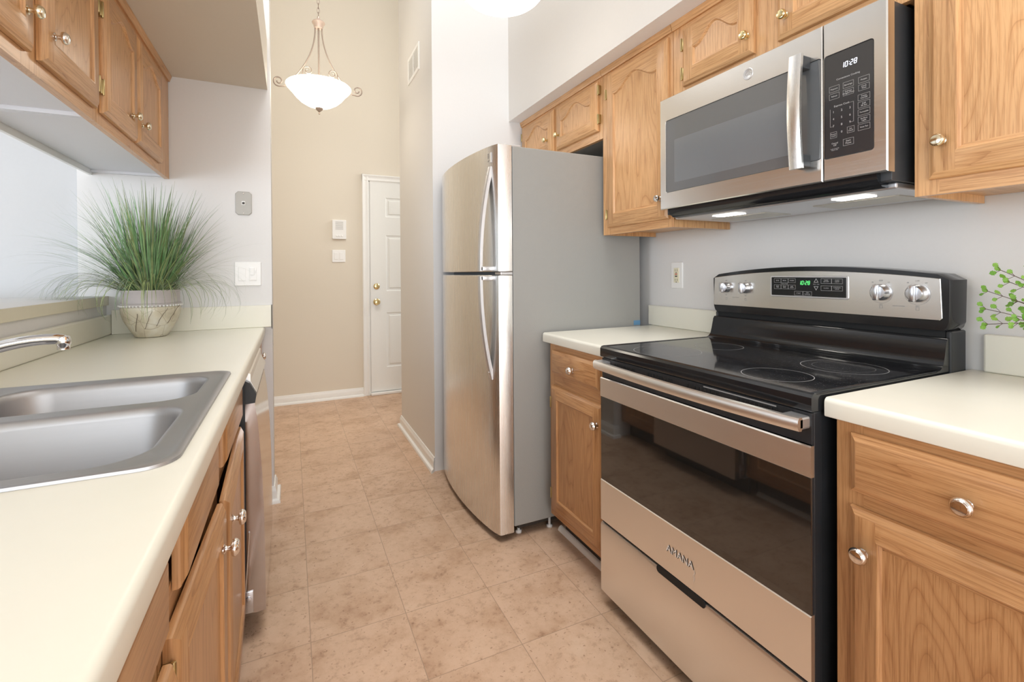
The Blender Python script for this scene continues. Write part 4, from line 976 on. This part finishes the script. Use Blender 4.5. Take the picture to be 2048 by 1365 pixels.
# ------------------------------------------------------------------ pendant lamp in the foyer
PX, PY = .176, 3.30
t = thing('pendant_lamp', 'lit bowl pendant lamp with scrolled bronze arms hanging in the foyer', 'lamp', (PX, PY, 2.3))
zr_ = 2.392
bm = bmesh.new(); prof = [(0, -.131), (.04, -.127), (.078, -.114), (.113, -.093), (.140, -.068), (.159, -.044), (.169, -.030), (.174, -.027), (.188, -.012), (.198, .002), (.194, .006), (.186, .002), (.172, -.022), (.150, -.030), (.14, -.048), (.105, -.080), (.065, -.103), (0, -.114)]
lathe(bm, prof, (PX, PY, zr_), (0, 0, 1), 48); link(bm, 'glass_bowl', alab, t, smooth=60)
bm = bmesh.new(); lathe(bm, [(0, -.172), (.005, -.171), (.006, -.165), (.003, -.161), (.004, -.158), (.021, -.142), (.024, -.133), (0, -.128)], (PX, PY, zr_), (0, 0, 1), 20); link(bm, 'finial', bronze, t, smooth=50)
bm = bmesh.new(); lathe(bm, [(0, 0), (.024, 0), (.029, .010), (.030, .022), (.038, .030), (.040, .036), (.034, .044), (.014, .056), (.008, .064), (.008, .075), (0, .076)], (PX, PY, 2.775), (0, 0, 1), 28); link(bm, 'hub', bronze_pink, t, smooth=50)
bm = bmesh.new(); tube(bm, [(PX, PY, 2.78), (PX, PY, 2.42)], .0055, 10); lathe(bm, [(0, -.02), (.009, -.015), (.009, .01), (.006, .018), (0, .02)], (PX, PY, 2.45), (0, 0, 1), 14); link(bm, 'stem', bronze, t, smooth=50)
for ang in (-3, 177, 88):
    a = math.radians(ang); ux, uy = math.cos(a), math.sin(a)
    prof = []
    for i in range(15):
        k = i/14; r = .020+.185*k**2.0*(1-.0*k); z = 2.785-(2.785-(2.373 if ang in (-3, 177) else 2.44))*(k**.92); prof.append((r, z))
    # scroll
    cx, cz2 = (.236, 2.403) if ang in (-3, 177) else (.222, 2.472); n = 34
    for i in range(n):
        th = -PI*.62+(2.6*PI)*i/(n-1); rr = .034*(1-.74*i/(n-1)); prof.append((cx+rr*math.cos(th), cz2+rr*math.sin(th)))
    bm = bmesh.new(); tube(bm, [(PX+ux*r, PY+uy*r, z) for r, z in prof], .0043, 7); link(bm, 'scroll_arm', bronze, t, smooth=60)
for sg in (-1, 1):
    pts = [(.099, 2.392), (.101, 2.410), (.099, 2.428)]
    for i in range(26):
        th = PI*.95-2.35*PI*i/25; rr = .028*(1-.66*i/25); pts.append((.0705+rr*math.cos(PI-th), 2.432+rr*math.sin(th)))
    bm = bmesh.new(); tube(bm, [(PX+sg*a, PY-.150, b) for a, b in pts], .0028, 6); link(bm, 'rim_scroll', bronze, t, smooth=60)
bm = bmesh.new(); z = 2.85; i = 0
while z < ZC-.03:
    pts = []
    for k in range(12):
        a = 2*PI*k/12; u = .0075*math.cos(a); v = .019*math.sin(a); pts.append((PX+(u if i % 2 else 0), PY+(0 if i % 2 else u), z+.012+v))
    tube(bm, pts, .0022, 5, closed=True); z += .029; i += 1
link(bm, 'chain', bronze, t, smooth=60)
bm = bmesh.new(); lathe(bm, [(0, -.03), (.02, -.028), (.055, -.006), (.06, 0), (0, 0)], (PX, PY, ZC-.0005), (0, 0, 1), 24); link(bm, 'canopy', bronze_pink, t, smooth=50)
# kitchen ceiling lamp (only the underside of its dome shows)
KX, KY = .805, 1.787
t = thing('ceiling_lamp', 'lit white pressed-glass dome lamp at the top edge over the kitchen', 'lamp', (KX, KY, 2.28))
bm = bmesh.new(); R_ = .175; prof = [(0, 0)]+[(R_*math.sin(a), .085*(1-math.cos(a))) for a in [PI/2*i/10 for i in range(1, 11)]]+[(R_*.99, .10), (R_*.9, .105), (0, .11)]
lathe(bm, prof, (KX, KY, 2.285), (0, 0, 1), 48); link(bm, 'glass_dome', domeg, t, smooth=60)
bm = bmesh.new(); lathe(bm, [(0, .2), (.02, .2), (.06, .115), (.185, .108), (.188, .095), (.178, .09), (0, .10)], (KX, KY, 2.287), (0, 0, 1), 40); tube(bm, [(KX, KY, 2.47), (KX, KY, ZC-.02)], .009, 10); lathe(bm, [(0, -.03), (.055, -.02), (.06, 0), (0, 0)], (KX, KY, ZC-.0005), (0, 0, 1), 24)
link(bm, 'metal_fitting', nickel, t, smooth=50)

# ------------------------------------------------------------------ potted grass
GX, GY = -.560, 2.565
t = thing('potted_grass', 'tall artificial grass in a round crackled cream pot on the left countertop', 'plant', (GX, GY, .9145))
def hz(k): return .9145+k
bm = bmesh.new(); lathe(bm, [(0, .001), (.055, .001), (.060, .004), (.078, .035), (.098, .075), (.107, .105), (.109, .125), (.106, .134), (.100, .130), (.09, .120), (0, .12)], (GX, GY, .9145), (0, 0, 1), 40); pot = link(bm, 'pot', pot_m, t, smooth=50)
bm = bmesh.new(); lathe(bm, [(.107, .133), (.112, .137), (.112, .146), (.106, .150), (.104, .196), (.108, .200), (.108, .206), (.100, .206), (.098, .15), (.10, .134)], (GX, GY, .9145), (0, 0, 1), 40); link(bm, 'rim_band', pot_band, pot, smooth=50)
bm = bmesh.new()
for i in range(52):
    a = 2*PI*i/52; lathe(bm, [(0, -.0042), (.003, -.003), (.0042, 0), (.003, .003), (0, .0042)], (GX+.1125*math.cos(a), GY+.1125*math.sin(a), .9145+.138), (0, 0, 1), 6)
link(bm, 'bead_row', plate_w, pot, smooth=60)
bm = bmesh.new(); rnd = random.Random(5)
for st in range(4):
    a0 = -PI/2-.5+st*.45; z0 = .9145+.03+.01*st
    pth = []
    for i in range(7):
        a = a0+.05*i+rnd.uniform(-.02, .02); zz = z0+.013*i; rr = .060+(.049*((zz-.9145)/.11)**.8 if zz > .92 else 0); pth.append((GX+(rr+.004)*math.cos(a), GY+(rr+.004)*math.sin(a), zz))
    tube(bm, pth, .0009, 4)
link(bm, 'twig_relief', stem_m, pot)
link((lambda b: (lathe(b, [(0, .0), (.098, -.002), (.098, .006), (0, .012)], (GX, GY, .9145+.180), (0, 0, 1), 24), b)[1])(bmesh.new()), 'moss', soil_m, t)
bm = bmesh.new(); rnd = random.Random(11)
def blade(bm, base, az, lean, L, w, droop, mi, n=11):
    d = Vector((math.cos(az), math.sin(az), 0)); side = Vector((-d.y, d.x, 0)); p = Vector(base); el = PI/2-lean; prev = None
    for i in range(n+1):
        k = i/n; ww = w*(1-k**1.6)*(.55+.45*min(1, k*5))+.0002
        q = p.copy()
        if q.y > YP-.012: q.y = YP-.012
        if q.z < .917: q.z = .917
        if q.z < 1.03 and q.x < -.735: q.x = -.735
        if q.z < 1.03 and q.y > YP-.03: q.y = YP-.03
        if q.x < -.73 and q.z < 1.10: q.z = 1.095
        cen = bm.verts.new(q-Vector((0, 0, ww*.25))); l = bm.verts.new(q-side*ww); r = bm.verts.new(q+side*ww)
        if prev:
            for A, B, C_, D_ in ((prev[0], prev[1], cen, l), (prev[1], prev[2], r, cen)):
                f = bm.faces.new((A, B, C_, D_)); f.material_index = mi; f.smooth = True
        prev = (l, cen, r)
        p += (d*math.cos(el)+Vector((0, 0, 1))*math.sin(el))*L/n; el -= droop/n*(.4+1.5*k)
cnt = 0
for i in range(760):
    az = rnd.uniform(0, 2*PI); r0 = .085*math.sqrt(rnd.random()); base = (GX+r0*math.cos(az), GY+r0*math.sin(az), .9145+.186)
    kind = rnd.random()
    if kind < .50: lean = rnd.uniform(.0, .38); L = rnd.uniform(.34, .50); droop = rnd.uniform(0, .5); w = rnd.uniform(.0014, .0042)
    elif kind < .78: lean = rnd.uniform(.35, .85); L = rnd.uniform(.32, .48); droop = rnd.uniform(.2, 1.2); w = rnd.uniform(.0012, .0028)
    elif kind < .93: lean = rnd.uniform(.6, 1.2); L = rnd.uniform(.24, .42); droop = rnd.uniform(1.2, 2.4); w = rnd.uniform(.0011, .0021)
    else: lean = rnd.uniform(.1, .5); L = rnd.uniform(.18, .32); droop = rnd.uniform(.3, 1.5); w = rnd.uniform(.004, .0065)
    if math.sin(az) > .3: L *= .8; lean *= .7
    mi = 1 if w > .0035 or rnd.random() < .3 else (0 if rnd.random() < .6 else 2)
    blade(bm, base, az, lean, L, w, droop, mi)
for i in range(90): # blades hanging over the rim
    az = rnd.uniform(PI*.9, PI*2.1); base = (GX+.09*math.cos(az), GY+.09*math.sin(az), .9145+.195)
    blade(bm, base, az, rnd.uniform(.7, 1.1), rnd.uniform(.30, .42), rnd.uniform(.0012, .0024), rnd.uniform(2.4, 3.6), rnd.choice((0, 0, 2)))
link(bm, 'grass_blades', [grass_a, grass_b, grass_c], t, normals=False)

# ------------------------------------------------------------------ fern at the right edge
VX, VY = 1.50, .30
t = thing('potted_fern', 'leafy green fern sprigs reaching in at the right edge above the counter', 'plant', (VX, VY, .9145))
bm = bmesh.new(); lathe(bm, [(0, 0), (.045, 0), (.060, .09), (.064, .09), (.064, .10), (.056, .10), (.05, .08), (0, .08)], (VX, VY, .9145), (0, 0, 1), 28); link(bm, 'pot', plate_w, t, smooth=50)
rnd = random.Random(3); st = bmesh.new(); lf = bmesh.new()
def leaflet(p, d, size):
    n = Vector((rnd.uniform(-1, -.3), rnd.uniform(-.4, .4), rnd.uniform(-.3, .8))).normalized(); s = d.cross(n).normalized()
    P = [(0, 0), (.30, .32), (.42, .28), (.55, .48), (.70, .36), (.84, .38), (1.0, .10), (1.08, 0), (1.0, -.10), (.84, -.38), (.70, -.36), (.55, -.48), (.42, -.28), (.30, -.32)]
    vs = [lf.verts.new(p+d*a*size+s*b*size-n*abs(b)*size*.25) for a, b in P]; lf.faces.new(vs)
def sprig(p0, p1, sag, nl, size):
    p0 = Vector(p0); p1 = Vector(p1); pts = []
    for i in range(nl+1):
        k = i/nl; q = p0.lerp(p1, k)+Vector((0, 0, sag*math.sin(PI*k))); pts.append(q)
    tube(st, pts, .0008, 5)
    for i in range(2, nl+1):
        d = (pts[i]-pts[i-1]).normalized()
        for sg in (-1, 1):
            side = (Vector((0, .25, sg*.9))+d*.7).normalized(); L = rnd.uniform(.5, 1.2)*size*1.0
            q = pts[i]+side*L; tube(st, [pts[i], q], .0005, 4); leaflet(q-side*size*.1, (side+d*.4).normalized(), size*rnd.uniform(.8, 1.15))
    leaflet(pts[-1], (pts[-1]-pts[-2]).normalized(), size)
tips = [((1.53, .545, 1.132), .012), ((1.50, .512, 1.183), .02), ((1.54, .552, 1.088), .012), ((1.53, .545, 1.052), .03), ((1.51, .50, 1.155), .02), ((1.55, .50, 1.11), .015), ((1.50, .48, 1.07), .02), ((1.45, .40, 1.20), .03), ((1.42, .20, 1.12), .04), ((1.56, .15, 1.15), .04), ((1.50, .45, 1.20), .02)]
for p1, sag in tips: sprig((VX, VY, 1.0), p1, sag, 9, .0125)
link(lf, 'leaves', fern_m, t, normals=False); link(st, 'stems', stem_m, t)
